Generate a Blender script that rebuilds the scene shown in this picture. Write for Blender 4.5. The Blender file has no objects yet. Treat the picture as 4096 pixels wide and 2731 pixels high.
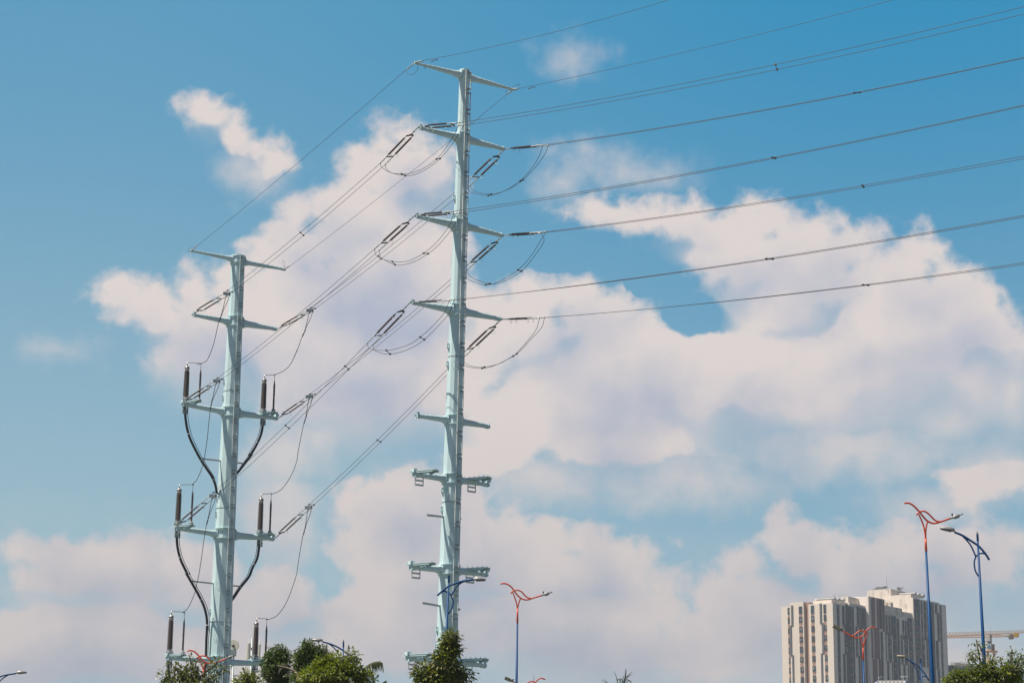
import bpy, math, random
from mathutils import Vector, Matrix
V = Vector
rad = math.radians
scene = bpy.context.scene
COL = scene.collection

# ------------------------------------------------------------------ camera
FP = 8430.0                      # focal length in photo pixels (4096 wide)
PITCH, ROLL = rad(14.2), rad(0.726)
CAM = V((0, 0, 1.6))
F = V((0, math.cos(PITCH), math.sin(PITCH)))
R0 = V((1, 0, 0)); U0 = V((0, -math.sin(PITCH), math.cos(PITCH)))
R = R0 * math.cos(ROLL) + U0 * math.sin(ROLL)
U = U0 * math.cos(ROLL) - R0 * math.sin(ROLL)
cd = bpy.data.cameras.new('camera'); cam = bpy.data.objects.new('camera', cd); COL.objects.link(cam)
cd.sensor_width = 36; cd.lens = FP / 4096 * 36; cd.clip_end = 20000; cd.clip_start = 0.5
m3 = Matrix((R, U, -F)).transposed()
cam.matrix_world = Matrix.Translation(CAM) @ m3.to_4x4()
scene.camera = cam

def ray(x, y):
    return (F + R * ((x - 2048) / FP) + U * ((1365.5 - y) / FP))
def at_y(x, y, Y):               # point on the sight line at forward distance Y
    d = ray(x, y); return CAM + d * (Y / d.y)
def azv(deg): return V((math.sin(rad(deg)), math.cos(rad(deg)), 0))
def on_plane(x, y, P, az):       # point in the vertical plane through P with heading az
    a = azv(az); n = V((a.y, -a.x, 0)); d = ray(x, y)
    return CAM + d * ((P - CAM).dot(n) / d.dot(n))
def on_plane2(x, y, P, Q):
    a = (Q - P); return on_plane(x, y, P, math.degrees(math.atan2(a.x, a.y)))

# ------------------------------------------------------------------ sun, sky, exposure
SUN_EL, SUN_AZ = 60.0, -108.0     # heading measured clockwise from +Y
sd = -(azv(SUN_AZ) * math.cos(rad(SUN_EL)) + V((0, 0, math.sin(rad(SUN_EL)))))
sl = bpy.data.lights.new('sun', 'SUN'); so = bpy.data.objects.new('sun', sl); COL.objects.link(so)
sl.energy = 5.0; sl.angle = rad(0.5); sl.color = (1, 0.90, 0.76)
so.rotation_euler = sd.to_track_quat('-Z', 'Y').to_euler(); so.location = (-40, 40, 90)
scene.view_settings.view_transform = 'Standard'; scene.view_settings.look = 'None'
scene.view_settings.exposure = 0.35; scene.view_settings.gamma = 1; scene.view_settings.use_curve_mapping = False

wd = bpy.data.worlds.new("World"); scene.world = wd; wd.use_nodes = True
NT = wd.node_tree; NT.nodes.clear()
def nd(t, **k):
    n = NT.nodes.new(t)
    for a, b in k.items(): setattr(n, a, b)
    return n
def put(sock, v):
    if isinstance(v, bpy.types.NodeSocket): NT.links.new(v, sock)
    elif v is not None: sock.default_value = v
def mt(op, a, b=None, c=None, clamp=False):
    n = nd('ShaderNodeMath', operation=op, use_clamp=clamp)
    put(n.inputs[0], a); put(n.inputs[1], b); put(n.inputs[2], c); return n.outputs[0]
def vm(op, a, b=None, s=None):
    n = nd('ShaderNodeVectorMath', operation=op)
    put(n.inputs[0], a); put(n.inputs[1], b)
    if s is not None: put(n.inputs['Scale'], s)
    return n.outputs['Value'] if op == 'LENGTH' else n.outputs[0]
def sstep(x, a, b):
    n = nd('ShaderNodeMapRange', interpolation_type='SMOOTHSTEP')
    put(n.inputs['Value'], x); put(n.inputs['From Min'], a); put(n.inputs['From Max'], b); return n.outputs[0]
def mixc(f, a, b):
    n = nd('ShaderNodeMix', data_type='RGBA'); put(n.inputs[0], f); put(n.inputs[6], a); put(n.inputs[7], b); return n.outputs[2]
def noise(vec, scale, detail=5, rough=.55):
    n = nd('ShaderNodeTexNoise'); put(n.inputs['Vector'], vec); n.inputs['Scale'].default_value = scale
    n.inputs['Detail'].default_value = detail; n.inputs['Roughness'].default_value = rough; return n

tc = nd('ShaderNodeTexCoord')
sx = nd('ShaderNodeSeparateXYZ'); put(sx.inputs[0], tc.outputs['Generated'])
AZ = mt('MULTIPLY', mt('ARCTAN2', sx.outputs[0], sx.outputs[1]), 57.29578)
EL = mt('MULTIPLY', mt('ARCSINE', sx.outputs[2]), 57.29578)
cmb = nd('ShaderNodeCombineXYZ'); put(cmb.inputs[0], AZ); put(cmb.inputs[1], EL)
P0 = cmb.outputs[0]
def sky_uv(vx, vy):              # heading / elevation in degrees of a spot in the sky
    d = ray(vx * 1.7415, vy * 1.7415).normalized()
    return math.degrees(math.atan2(d.x, d.y)), math.degrees(math.asin(d.z))
VD = 1.7415 / 8600 * 57.3        # degrees per overview pixel
# each cloud lobe: x, y, rx, ry in the overview of the photo
CLOUDS = [
 (452,248,48,36),(500,275,46,36),(548,308,42,34),(595,348,40,32),(640,390,34,38),
 (925,305,46,30),(890,350,50,40),(950,420,110,85),(845,410,70,60),(800,490,80,60),(900,560,170,130),
 (690,500,34,30),(690,560,66,50),(650,620,90,60),(880,720,250,170),
 (275,668,46,28),(345,712,75,44),(432,672,36,44),(470,750,110,75),(600,780,170,110),(480,850,130,80),
 (800,880,220,150),(1010,860,130,140),
 (1400,490,60,20),(1500,498,80,34),(1580,500,70,38),(1740,500,90,42),(1680,565,120,80),(1850,580,90,70),(1800,680,160,130),
 (1955,578,60,40),(2085,592,60,40),(2050,650,110,70),(2200,680,70,60),(2240,745,65,70),(2300,800,60,70),(2080,790,270,150),
 (1230,690,68,48),(1200,760,90,80),(1330,695,70,38),(1390,740,85,54),(1460,780,60,54),(1575,815,60,38),(1640,850,110,54),
 (1500,900,280,150),(1330,900,190,150),(1420,1010,160,80),(1740,900,120,100),
 (1760,850,230,120),(2010,860,260,110),(1130,1010,110,110),(1115,770,80,120),(2320,900,80,130),(2230,880,130,110),(620,700,160,90),
 (2290,915,75,60),(2180,950,130,70),(1920,930,220,90),(2270,1085,110,70),
 (75,1258,60,30),(185,1262,70,40),(300,1270,90,46),(230,1340,190,80),(440,1320,110,56),(640,1335,64,44),(560,1400,150,80),(230,1490,360,120),(560,1510,300,110),
 (930,1090,56,34),(860,1140,76,60),(1020,1150,110,70),(950,1240,170,110),(1090,1290,190,120),
 (1260,1250,60,40),(1345,1255,84,40),(1440,1280,80,46),(1300,1370,290,110),(1050,1440,360,130),(1350,1510,320,100),
 (1785,1172,32,34),(1805,1220,56,44),(1870,1278,74,48),(1990,1290,130,50),(2160,1250,110,50),(2250,1300,90,70),(2010,1390,320,90),
 (1690,1302,42,36),(1690,1380,100,70),(1720,1500,260,110),(2120,1510,320,100),
]
COARSE = [(470,260,70,50),(560,310,60,45),(620,370,50,50),(920,390,110,110),(820,480,110,80),(700,560,90,80),(860,650,230,150),(350,710,120,60),(520,780,210,110),(800,860,260,150),
 (1560,500,210,46),(1720,580,150,110),(1850,640,170,120),(2090,650,130,90),(2200,760,140,120),(2050,790,230,140),(1300,740,170,90),(1480,860,250,130),(1660,880,160,90),(1430,1000,170,90),
 (200,1290,210,70),(420,1340,170,80),(640,1370,110,70),(940,1170,130,100),(1060,1280,190,110),(1360,1290,160,70),(1820,1260,90,80),(2080,1300,230,90),(1750,1430,150,100),(250,1490,360,110),(1200,1440,420,110)]
SOFT = [(1320,130,66,34),(1355,370,90,38),(1290,430,60,50),(1470,400,110,36),(590,400,90,70),(130,800,60,24),
        (2250,1120,110,60),(640,1180,110,130),(1560,1090,260,80),(1950,1030,320,90),(1230,1110,220,80),(2150,1160,160,60),(640,1050,130,90),(700,1000,120,70)]
HOLES = [(1605,725,92,50),(1480,640,56,52),(1290,585,150,58)]
def field(P, lobes, k=.35):
    acc = None
    for (x, y, rx, ry) in lobes:
        u, v = sky_uv(x, y); rx *= VD; ry *= VD; mn = min(rx, ry)
        q = vm('LENGTH', vm('MULTIPLY', vm('SUBTRACT', P, (u, v, 0)), (1 / rx, 1 / ry, 0)))
        f = mt('MULTIPLY_ADD', q, -mn, mn)
        acc = f if acc is None else mt('SMOOTH_MAX', acc, f, k)
    return acc
nw = noise(P0, .38, 5, .55)
w1 = vm('SCALE', vm('SUBTRACT', nw.outputs['Color'], (.5, .5, .5)), s=1.5)
Pw = vm('ADD', P0, w1)
nfine = noise(P0, 1.1, 5, .55).outputs['Fac']
nbil = mt('ABSOLUTE', mt('SUBTRACT', noise(P0, .9, 4, .5).outputs['Fac'], .5))
dn = mt('ADD', mt('MULTIPLY', mt('SUBTRACT', nfine, .5), 1.05), mt('MULTIPLY', mt('SUBTRACT', .08, nbil), 1.1))
fC = field(Pw, CLOUDS); hC = field(Pw, HOLES)
fC0 = mt('SUBTRACT', fC, mt('MAXIMUM', mt('MULTIPLY', hC, 3.0), 0))
Pup = vm('ADD', Pw, (-.25, .75, 0))
fU = field(Pup, COARSE); fM = field(Pw, COARSE)
under = sstep(mt('SUBTRACT', fU, fM), .1, .75)          # the lower, frayed sides of a cloud
f1 = mt('ADD', mt('ADD', fC0, mt('MULTIPLY_ADD', under, .35, .30)), mt('MULTIPLY', dn, mt('MULTIPLY_ADD', under, -.72, 1.0)))
wid = mt('MULTIPLY_ADD', under, 1.55, .50)
aC = sstep(f1, -.05, wid)
fS = mt('ADD', field(Pw, SOFT), mt('MULTIPLY', mt('SUBTRACT', nfine, .5), 1.3))
aS = mt('MULTIPLY', sstep(fS, -.45, 1.0), .80)
veil = mt('MULTIPLY', mt('MULTIPLY', sstep(EL, 10.5, 5.0), sstep(nfine, .2, .65)), .5)
alpha = mt('MAXIMUM', mt('MAXIMUM', aC, aS), veil)
# billows inside the clouds
nlo = noise(Pw, .32, 5, .5).outputs['Fac']
nmi = noise(vm('ADD', Pw, (7, 3, 1)), .85, 6, .55).outputs['Fac']
lit = mt('ADD', mt('MULTIPLY', sstep(fU, 1.5, -.5), .9),
         mt('ADD', mt('MULTIPLY', mt('SUBTRACT', nlo, .5), 2.1), mt('MULTIPLY', mt('SUBTRACT', nmi, .5), .7)))
hi = sstep(EL, 5.0, 15.0)
lit = mt('ADD', lit, mt('MULTIPLY_ADD', hi, .16, .0), clamp=True)
shade_c = mixc(hi, (.415, .435, .51, 1), (.46, .49, .60, 1))
lit_c = mixc(hi, (.645, .575, .565, 1), (.79, .70, .665, 1))
cloud_c = mixc(lit, shade_c, lit_c)
# clear sky
sky = nd('ShaderNodeTexSky', sky_type='NISHITA'); sky.sun_disc = False
sky.sun_elevation = rad(SUN_EL); sky.sun_rotation = rad(SUN_AZ); sky.altitude = 0
sky.air_density = 1.0; sky.dust_density = 2.0; sky.ozone_density = 3.0
SKYK = .05
skyc = vm('MULTIPLY', sky.outputs[0], (SKYK * .62, SKYK * 1.02, SKYK * 1.0))
low = sstep(EL, 24.0, 3.0)
lowm = mt('MULTIPLY', low, .92)
side = sstep(AZ, 12.0, -13.0)
lowm = mt('ADD', lowm, mt('MULTIPLY', side, .27), clamp=True)
base = mixc(lowm, (.024, .285, .535, 1), (.33, .515, .615, 1))
clear = mixc(.92, skyc, base)
near = mt('MULTIPLY', sstep(mt('SQRT', mt('ADD', mt('MULTIPLY', AZ, AZ), 0)), 40, 25), sstep(EL, 40, 28))
final = mixc(mt('MULTIPLY', alpha, .93), clear, cloud_c)
# away from the photographed part of the sky: broken cloud of the same kind
aF = sstep(noise(tc.outputs['Generated'], 3.2, 6, .55).outputs['Fac'], .5, .62)
far = mixc(mt('MULTIPLY', aF, .3), vm('MULTIPLY', sky.outputs[0], (SKYK * .8, SKYK * 1.05, SKYK * 1.2)), (.32, .34, .38, 1))
final = mixc(near, far, final)
bg = nd('ShaderNodeBackground'); put(bg.inputs[0], final); bg.inputs[1].default_value = 0.785
wo = nd('ShaderNodeOutputWorld'); NT.links.new(bg.outputs[0], wo.inputs[0])
wd.cycles.sampling_method = 'MANUAL'; wd.cycles.sample_map_resolution = 512

# ------------------------------------------------------------------ helpers
def material(name, rgb, rough=.5, metal=0, var=.12, scale=3, bump=0, trans=0, vcol=None, spec=None, stretch=None):
    m = bpy.data.materials.new(name); m.use_nodes = True; t = m.node_tree; b = t.nodes['Principled BSDF']
    tcn = t.nodes.new('ShaderNodeTexCoord'); n = t.nodes.new('ShaderNodeTexNoise')
    n.inputs['Scale'].default_value = scale; n.inputs['Detail'].default_value = 5
    src = tcn.outputs['Object']
    if stretch:
        mp = t.nodes.new('ShaderNodeMapping'); mp.inputs['Scale'].default_value = stretch
        t.links.new(src, mp.inputs[0]); src = mp.outputs[0]
    t.links.new(src, n.inputs['Vector'])
    mx = t.nodes.new('ShaderNodeMix'); mx.data_type = 'RGBA'
    mx.inputs[6].default_value = (*[c * (1 - var) for c in rgb], 1); mx.inputs[7].default_value = (*[min(1, c * (1 + var)) for c in rgb], 1)
    t.links.new(n.outputs['Fac'], mx.inputs[0]); t.links.new(mx.outputs[2], b.inputs['Base Color'])
    b.inputs['Roughness'].default_value = rough; b.inputs['Metallic'].default_value = metal
    if spec is not None: b.inputs['Specular IOR Level'].default_value = spec
    if bump:
        bp = t.nodes.new('ShaderNodeBump'); bp.inputs['Strength'].default_value = bump; bp.inputs['Distance'].default_value = .05
        t.links.new(n.outputs['Fac'], bp.inputs['Height']); t.links.new(bp.outputs[0], b.inputs['Normal'])
    if trans:
        td = t.nodes.new('ShaderNodeBsdfTranslucent'); ms = t.nodes.new('ShaderNodeMixShader'); ms.inputs[0].default_value = trans
        g = t.nodes.new('ShaderNodeMix'); g.data_type = 'RGBA'; g.blend_type = 'MULTIPLY'; g.inputs[0].default_value = 1
        t.links.new(mx.outputs[2], g.inputs[6]); g.inputs[7].default_value = (1.5, 1.7, .6, 1)
        t.links.new(g.outputs[2], td.inputs[0]); t.links.new(b.outputs[0], ms.inputs[1]); t.links.new(td.outputs[0], ms.inputs[2])
        t.links.new(ms.outputs[0], t.nodes['Material Output'].inputs[0])
    return m
def weathered(name, rgb, dark, rough=.55, amount=.35, sc=1.2, stretch=(1, 1, .25)):
    """paint or render with dirt streaks of its own running down it"""
    m = material(name, rgb, rough, var=.05, scale=sc); t = m.node_tree; b = t.nodes['Principled BSDF']
    old = b.inputs['Base Color'].links[0].from_socket
    tcn = t.nodes.new('ShaderNodeTexCoord'); mp = t.nodes.new('ShaderNodeMapping'); mp.inputs['Scale'].default_value = stretch
    n = t.nodes.new('ShaderNodeTexNoise'); n.inputs['Scale'].default_value = sc * 2.5; n.inputs['Detail'].default_value = 8; n.inputs['Roughness'].default_value = .65
    r = t.nodes.new('ShaderNodeMapRange'); r.inputs['From Min'].default_value = .52; r.inputs['From Max'].default_value = .72; r.inputs['To Max'].default_value = amount
    mx = t.nodes.new('ShaderNodeMix'); mx.data_type = 'RGBA'; mx.inputs[7].default_value = (*dark, 1)
    t.links.new(tcn.outputs['Object'], mp.inputs[0]); t.links.new(mp.outputs[0], n.inputs['Vector']); t.links.new(n.outputs['Fac'], r.inputs[0])
    t.links.new(r.outputs[0], mx.inputs[0]); t.links.new(old, mx.inputs[6]); t.links.new(mx.outputs[2], b.inputs['Base Color'])
    return m
M = dict(
 pole=weathered('pale_green_paint', (.565, .735, .765), (.36, .44, .46), .38, .30, .5, (1, 1, .2)),
 galv=material('galvanised_steel', (.58, .62, .62), .5, .25, .15, 6),
 bracket=material('bracket_steel', (.33, .38, .39), .5, .4, .2, 6),
 dark=material('dark_steel', (.085, .08, .085), .5, .4, .2, 8),
 rubber=material('insulator_rubber', (.075, .06, .062), .42, 0, .15, 9),
 rubberbrown=material('insulator_brown', (.135, .105, .098), .42, 0, .2, 9),
 wire=material('conductor', (.055, .05, .05), .6, .2, .2, 3),
 cable=material('black_cable', (.018, .02, .026), .28, 0, .2, 3),
 cap=material('aluminium_cap', (.45, .42, .40), .35, .7, .12, 5),
 blue=material('blue_paint', (.002, .062, .20), .45, 0, .12, 2, spec=.25),
 orange=material('orange_red_paint', (.58, .070, .024), .4, 0, .1, 3),
 lampw=material('lamp_housing', (.30, .30, .31), .4, .1, .08, 6),
 lampg=material('lamp_glass', (.13, .12, .13), .25, 0, .1, 6),
 lampbg=material('weathered_lamp', (.30, .28, .22), .5, .2, .15, 6),
 wall=weathered('cream_render', (.72, .635, .56), (.42, .36, .32), .85, .30, .06, (1, 1, .12)),
 wallr=weathered('stained_cream_render', (.71, .64, .575), (.20, .17, .15), .85, .7, .16, (1, 1, .45)),
 wallshade=weathered('shade_toned_cream_render', (.82, .735, .68), (.46, .42, .40), .85, .3, .06, (1, 1, .1)),  # cream render again for the shaded side, colour raised to offset the shade
 brown=material('brown_render', (.36, .215, .165), .8, 0, .1, .3),
 mauve=material('mauve_panel', (.23, .165, .17), .8, 0, .15, .3),
 dkpan=material('dark_panel_and_recess_shade', (.12, .125, .145), .7, 0, .15, .4),
 glass=material('window_glass', (.07, .085, .11), .12, 0, .5, .35),
 glassb=material('bluish_glass', (.07, .12, .16), .15, 0, .5, .25),
 frame=material('window_frame', (.10, .10, .11), .5, 0, .1, 1),
 curtain=material('curtain', (.42, .40, .36), .8, 0, .25, .6),
 tank=material('stainless_tank', (.20, .20, .205), .5, .35, .08, 1),
 tankend=material('tank_end', (.22, .26, .34), .35, .5, .2, 1),
 crane=material('crane_paint', (.62, .30, .10), .6, 0, .2, .8),
 craned=material('crane_dark', (.12, .09, .085), .6, 0, .2, .8),
 cw=material('counterweight_grey', (.23, .19, .16), .8, 0, .2, .8),
 yellow=material('crane_yellow', (.62, .34, .03), .5, 0, .1, .8),
 white=material('white_panel', (.66, .66, .62), .5, 0, .05, .8),
 emblem=material('emblem_blue', (.01, .22, .42), .5, 0, .05, 1),
 net=material('scaffold_net', (.075, .11, .16), .9, 0, .4, .12, stretch=(1, 1, 2.5)),
 bare=material('bare_concrete', (.36, .33, .29), .9, 0, .15, .3),
 panelant=material('antenna_cream', (.60, .58, .50), .5, 0, .05, 2),
 bark=material('bark', (.12, .09, .065), .9, 0, .35, 8, .6),
 twig=material('twig', (.20, .17, .13), .9, 0, .3, 8),
 leafd=material('dark_leaf', (.055, .092, .020), .45, 0, .45, 2.2, trans=.25),
 leafm=material('mid_leaf', (.098, .140, .020), .42, 0, .5, 1.8, trans=.28),
 leafy=material('yellow_green_leaf', (.23, .26, .020), .42, 0, .5, 1.5, trans=.33),
 leafo=material('olive_leaf', (.15, .15, .032), .4, 0, .4, 1.8, trans=.25),
 leafg=material('grey_green_leaf', (.15, .17, .095), .38, 0, .35, 2, trans=.2),
 palm=material('palm_leaf', (.075, .085, .028), .5, 0, .3, 2, trans=.25),
 palmdry=material('dry_palm_leaf', (.16, .13, .07), .6, 0, .3, 2),
 grass=material('ground_grass', (.11, .12, .105), .95, 0, .3, .05),
 asphalt=material('asphalt', (.05, .05, .052), .9, 0, .2, .4),
)

class MB:
    def __init__(s): s.v = []; s.f = []; s.sm = []; s.mi = []; s.cur = 0
    def use(s, i): s.mi += [s.cur] * (len(s.f) - len(s.mi)); s.cur = i; return s
    def poly(s, pts, sm=False):
        i = len(s.v); s.v += [V(p) for p in pts]; s.f.append(tuple(range(i, i + len(pts)))); s.sm.append(sm)
    def box(s, c, ax, ay, az_):      # half axes
        c, ax, ay, az_ = V(c), V(ax), V(ay), V(az_); i = len(s.v)
        for sx_, sy_, sz_ in ((-1,-1,-1),(1,-1,-1),(1,1,-1),(-1,1,-1),(-1,-1,1),(1,-1,1),(1,1,1),(-1,1,1)):
            s.v.append(c + ax * sx_ + ay * sy_ + az_ * sz_)
        for q in ((0,3,2,1),(4,5,6,7),(0,1,5,4),(1,2,6,5),(2,3,7,6),(3,0,4,7)):
            s.f.append(tuple(i + k for k in q)); s.sm.append(False)
        return s
    def bar(s, a, b, w, h=None, up=(0, 0, 1)):
        a, b = V(a), V(b); d = (b - a); L = d.length; d.normalize(); u = V(up)
        x = d.cross(u)
        if x.length < 1e-3: x = d.cross(V((1, 0, 0)))
        x.normalize(); y = x.cross(d).normalized(); h = h or w
        return s.box((a + b) / 2, d * L / 2, x * w / 2, y * h / 2)
    def sweep(s, pts, rads, n=8, caps=True, sm=True, ref=None, squash=1.0):
        pts = [V(p) for p in pts]; rings = []
        if not isinstance(rads, (list, tuple)): rads = [rads] * len(pts)
        px_ = None
        for k, p in enumerate(pts):
            d = (pts[min(k + 1, len(pts) - 1)] - pts[max(k - 1, 0)]).normalized()
            if px_ is None:
                r0 = V(ref) if ref else (V((0, 0, 1)) if abs(d.z) < .9 else V((1, 0, 0)))
                px_ = (r0 - d * r0.dot(d)).normalized()
            else:
                px_ = (px_ - d * px_.dot(d)).normalized()
            py_ = d.cross(px_); i = len(s.v); r = rads[k]
            for j in range(n):
                a = 2 * math.pi * (j + .5) / n
                s.v.append(p + px_ * (math.cos(a) * r) + py_ * (math.sin(a) * r * squash))
            rings.append(i)
        for a, b in zip(rings, rings[1:]):
            for j in range(n):
                k2 = (j + 1) % n; s.f.append((a + j, a + k2, b + k2, b + j)); s.sm.append(sm)
        if caps:
            s.f.append(tuple(rings[0] + j for j in reversed(range(n)))); s.sm.append(False)
            s.f.append(tuple(rings[-1] + j for j in range(n))); s.sm.append(False)
        return s
    def ring(s, c, nrm, R_, r, n=20, m=5, arc=(0, 360)):
        nrm = V(nrm).normalized(); a = nrm.orthogonal().normalized() if abs(nrm.z) > .9 else nrm.cross(V((0, 0, 1))).normalized(); b = nrm.cross(a)
        full = arc == (0, 360); k = n if full else n + 1
        pts = [V(c) + (a * math.cos(t) + b * math.sin(t)) * R_ for t in [rad(arc[0] + (arc[1] - arc[0]) * i / n) for i in range(n + 1)]]
        return s.sweep(pts, r, m, not full)
    def ball(s, c, r, n=8, m=5):
        pts = [V(c) + V((0, 0, -r * math.cos(math.pi * i / m))) for i in range(m + 1)]
        return s.sweep(pts, [max(1e-3, r * math.sin(math.pi * i / m)) for i in range(m + 1)], n, False)
    def build(s, name, m, parent=None):
        me = bpy.data.meshes.new(name); off = V((0, 0, 0)); q = parent
        while q is not None: off += q.location; q = q.parent
        if parent is None and s.v:
            off = V((sum(p.x for p in s.v), sum(p.y for p in s.v), 0)) / len(s.v); off.z = min(p.z for p in s.v)
        me.from_pydata([tuple(p - off) for p in s.v], [], s.f)
        me.polygons.foreach_set('use_smooth', s.sm)
        for q in (m if isinstance(m, (list, tuple)) else [m]): me.materials.append(M[q])
        if isinstance(m, (list, tuple)): s.use(0); me.polygons.foreach_set('material_index', s.mi)
        me.update()
        o = bpy.data.objects.new(name, me); COL.objects.link(o); o.parent = parent
        if parent is None: o.location = off
        return o
def tag(o, label, cat, group=None):
    o['label'] = label; o['category'] = cat
    if group: o['group'] = group
    return o
def thing(name, loc, label, cat, group=None):
    o = bpy.data.objects.new(name, None); COL.objects.link(o); o.location = loc; o.empty_display_size = .3
    return tag(o, label, cat, group)
def struct(o): o['kind'] = 'structure'; return o
def smooth_path(pts, k=6):       # Catmull-Rom through the points
    pts = [V(p) for p in pts]; P = [pts[0] * 2 - pts[1]] + pts + [pts[-1] * 2 - pts[-2]]; out = []
    for i in range(1, len(P) - 2):
        a, b, c, d = P[i - 1:i + 3]
        for j in range(k):
            t = j / k; out.append(.5 * ((2 * b) + (c - a) * t + (2 * a - 5 * b + 4 * c - d) * t * t + (3 * b - a - 3 * c + d) * t ** 3))
    out.append(pts[-1]); return out

# ------------------------------------------------------------------ ground and road
def cropper(x0, y0, s): return lambda p: (x0 + p[0] * s, y0 + p[1] * s)
g = MB(); g.poly([(-2600, -600, 0), (2600, -600, 0), (2600, 3800, 0), (-2600, 3800, 0)]); struct(g.build('ground', 'grass'))
g = MB(); g.poly([(-300, 60, .004), (300, 60, .004), (300, 76, .004), (-300, 76, .004)]); struct(g.build('road', 'asphalt'))
g = MB(); g.box((0, 59, .07), (300, 0, 0), (0, 1, 0), (0, 0, .07)); struct(g.build('pavement', 'bare'))

# ------------------------------------------------------------------ the two tubular steel poles
AD = 53.0                        # heading of the right-hand crossarms
A_R, A_L = azv(AD), -azv(AD)
LADAZ = 143.0
class Pole: pass
def make_pole(Y, top, bot, widths, arms, label, flanges, lugs, bars, ztop_extra=0):
    p = Pole(); p.Y = Y
    pt, pb = at_y(*top, Y), at_y(*bot, Y)
    ax = (pt - pb) / (pt.z - pb.z)                      # axis direction per metre of height
    p.at = lambda z: V((pb.x + ax.x * (z - pb.z), Y, z))
    zr = []
    for (y, w) in widths:
        c = at_y(top[0] + (bot[0] - top[0]) * (y - top[1]) / (bot[1] - top[1]), y, Y)
        zr.append((c.z, w / 2 / FP * (c - CAM).dot(F)))
    n = len(zr); mz = sum(a for a, b in zr) / n; mr = sum(b for a, b in zr) / n
    k = sum((a - mz) * (b - mr) for a, b in zr) / sum((a - mz) ** 2 for a, b in zr)
    p.r = lambda z: mr + k * (z - mz)
    p.root = thing('steel_power_pole', p.at(0), label, 'power pole', 'tubular steel power poles')
    ztop = pt.z
    nz = 14; zs = [ztop * i / nz for i in range(nz + 1)]
    s = MB(); s.sweep([p.at(z) for z in zs], [p.r(z) * 1.03 for z in zs], 12, True, False, ref=azv(180 - 12))
    shaft = s.build('shaft', 'pole', p.root)
    c = MB(); c.sweep([p.at(ztop - .02), p.at(ztop + .05)], p.r(ztop) * 1.12, 12, True, False, ref=azv(168)); c.build('top_cap', 'pole', p.root)
    for fy in flanges:
        q = at_y(top[0] + (bot[0] - top[0]) * (fy - top[1]) / (bot[1] - top[1]), fy, Y).z + p.r(0) * .04
        c = MB(); c.sweep([p.at(q - .025), p.at(q + .025)], p.r(q) * 1.055, 12, True, False, ref=azv(168)); c.build('joint_ring', 'bracket', p.root)
    p.arms = []
    for a in arms:
        for side in (0, 1):
            (tx, ty, th, ry0, ry1, kind) = a[side]
            D = (A_L, A_R)[side]
            rx = top[0] + (bot[0] - top[0]) * (ty - top[1]) / (bot[1] - top[1])
            axis0 = V((0, Y, 0)) + V((at_y(rx, (ry0 + ry1) / 2, Y).x, 0, 0))
            tip = on_plane(tx, ty, axis0, AD)
            m2 = (tip - CAM).dot(F) / FP
            hw = th * m2 / math.cos(rad(12)) / 2 * .95
            # the arm's root: at the shaft's skin, heights read from the outline there
            xs = rx + (-1, 1)[side] * .5 * 60
            r0 = p.r(tip.z) + .02
            base = p.at(tip.z); base = V((base.x, base.y, 0)) + D * r0
            # camera column of that root
            v = base + V((0, 0, tip.z)) - CAM; cx = 2048 + FP * v.dot(R) / v.dot(F)
            zt = on_plane(cx, ry0, base, AD).z; zb = on_plane(cx, ry1, base, AD).z
            am = arm(p, D, base, zt, zb, tip, hw, kind, side)
            p.arms.append(dict(tip=tip, D=D, hw=hw, obj=am, side=side, zt=zt, zb=zb))
    # ladder: short lengths with a gap between them
    z = ztop - .12; L = azv(LADAZ); T = V((-L.y, L.x, 0)); i = 0
    while z > 3:
        h = 1.08
        a0, a1 = p.at(z), p.at(z - h)
        c0, c1 = a0 + L * (p.r(z) + .13), a1 + L * (p.r(z - h) + .13); w = .155
        s = MB()
        s.bar(c0 + T * w, c1 + T * w, .035, .055, up=L); s.bar(c0 - T * w, c1 - T * w, .035, .055, up=L)
        for j in range(4):
            t = (j + .5) / 4; c = c0.lerp(c1, t); s.bar(c + T * w, c - T * w, .016)
        s.use(1)
        for t in (.06, .92):
            c = c0.lerp(c1, t); b = p.at(c.z) + L * (p.r(c.z) - .03)
            s.bar(b, c, .05, .07); s.bar(c + T * w, c - T * w, .03, .05)
            s.bar(b + T * .05, c + T * w, .03, .04)
        s.build('ladder_section', ('galv', 'bracket'), p.root)
        z -= 1.155; i += 1
    for (lx, ly, sc) in lugs:
        q = at_y(lx, ly, Y); az_ = 180 + 62
        n_ = azv(az_); c = p.at(q.z) + n_ * (p.r(q.z) + .05); t = V((-n_.y, n_.x, 0)); s = MB()
        for dz in (-.11, .11): s.box(c + V((0, 0, dz)), n_ * .08, t * .03, (0, 0, .03))
        s.box(c + n_ * .06, n_ * .025, t * .03, (0, 0, .11)); s.box(c - V((0, 0, .2)) - n_ * .03, n_ * .04, t * .02, (0, 0, .08)); s.build('lifting_lug', 'pole', p.root)
    # thin step handles welded to the shaft
    for k_ in range(9):
        zz = ztop - 2.3 - k_ * (ztop - 12) / 9
        n_ = azv(180 + 25); t = V((-n_.y, n_.x, 0)); b = p.at(zz) + n_ * (p.r(zz) * .99)
        s = MB(); s.sweep(smooth_path([b + t * .09 + V((0, 0, .16)), b + n_ * .11 + t * .09 + V((0, 0, .12)), b + n_ * .11 + t * .04 - V((0, 0, .12)), b + t * .03 - V((0, 0, .16))], 4), .011, 5)
        s.build('step_handle', 'pole', p.root)
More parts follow.
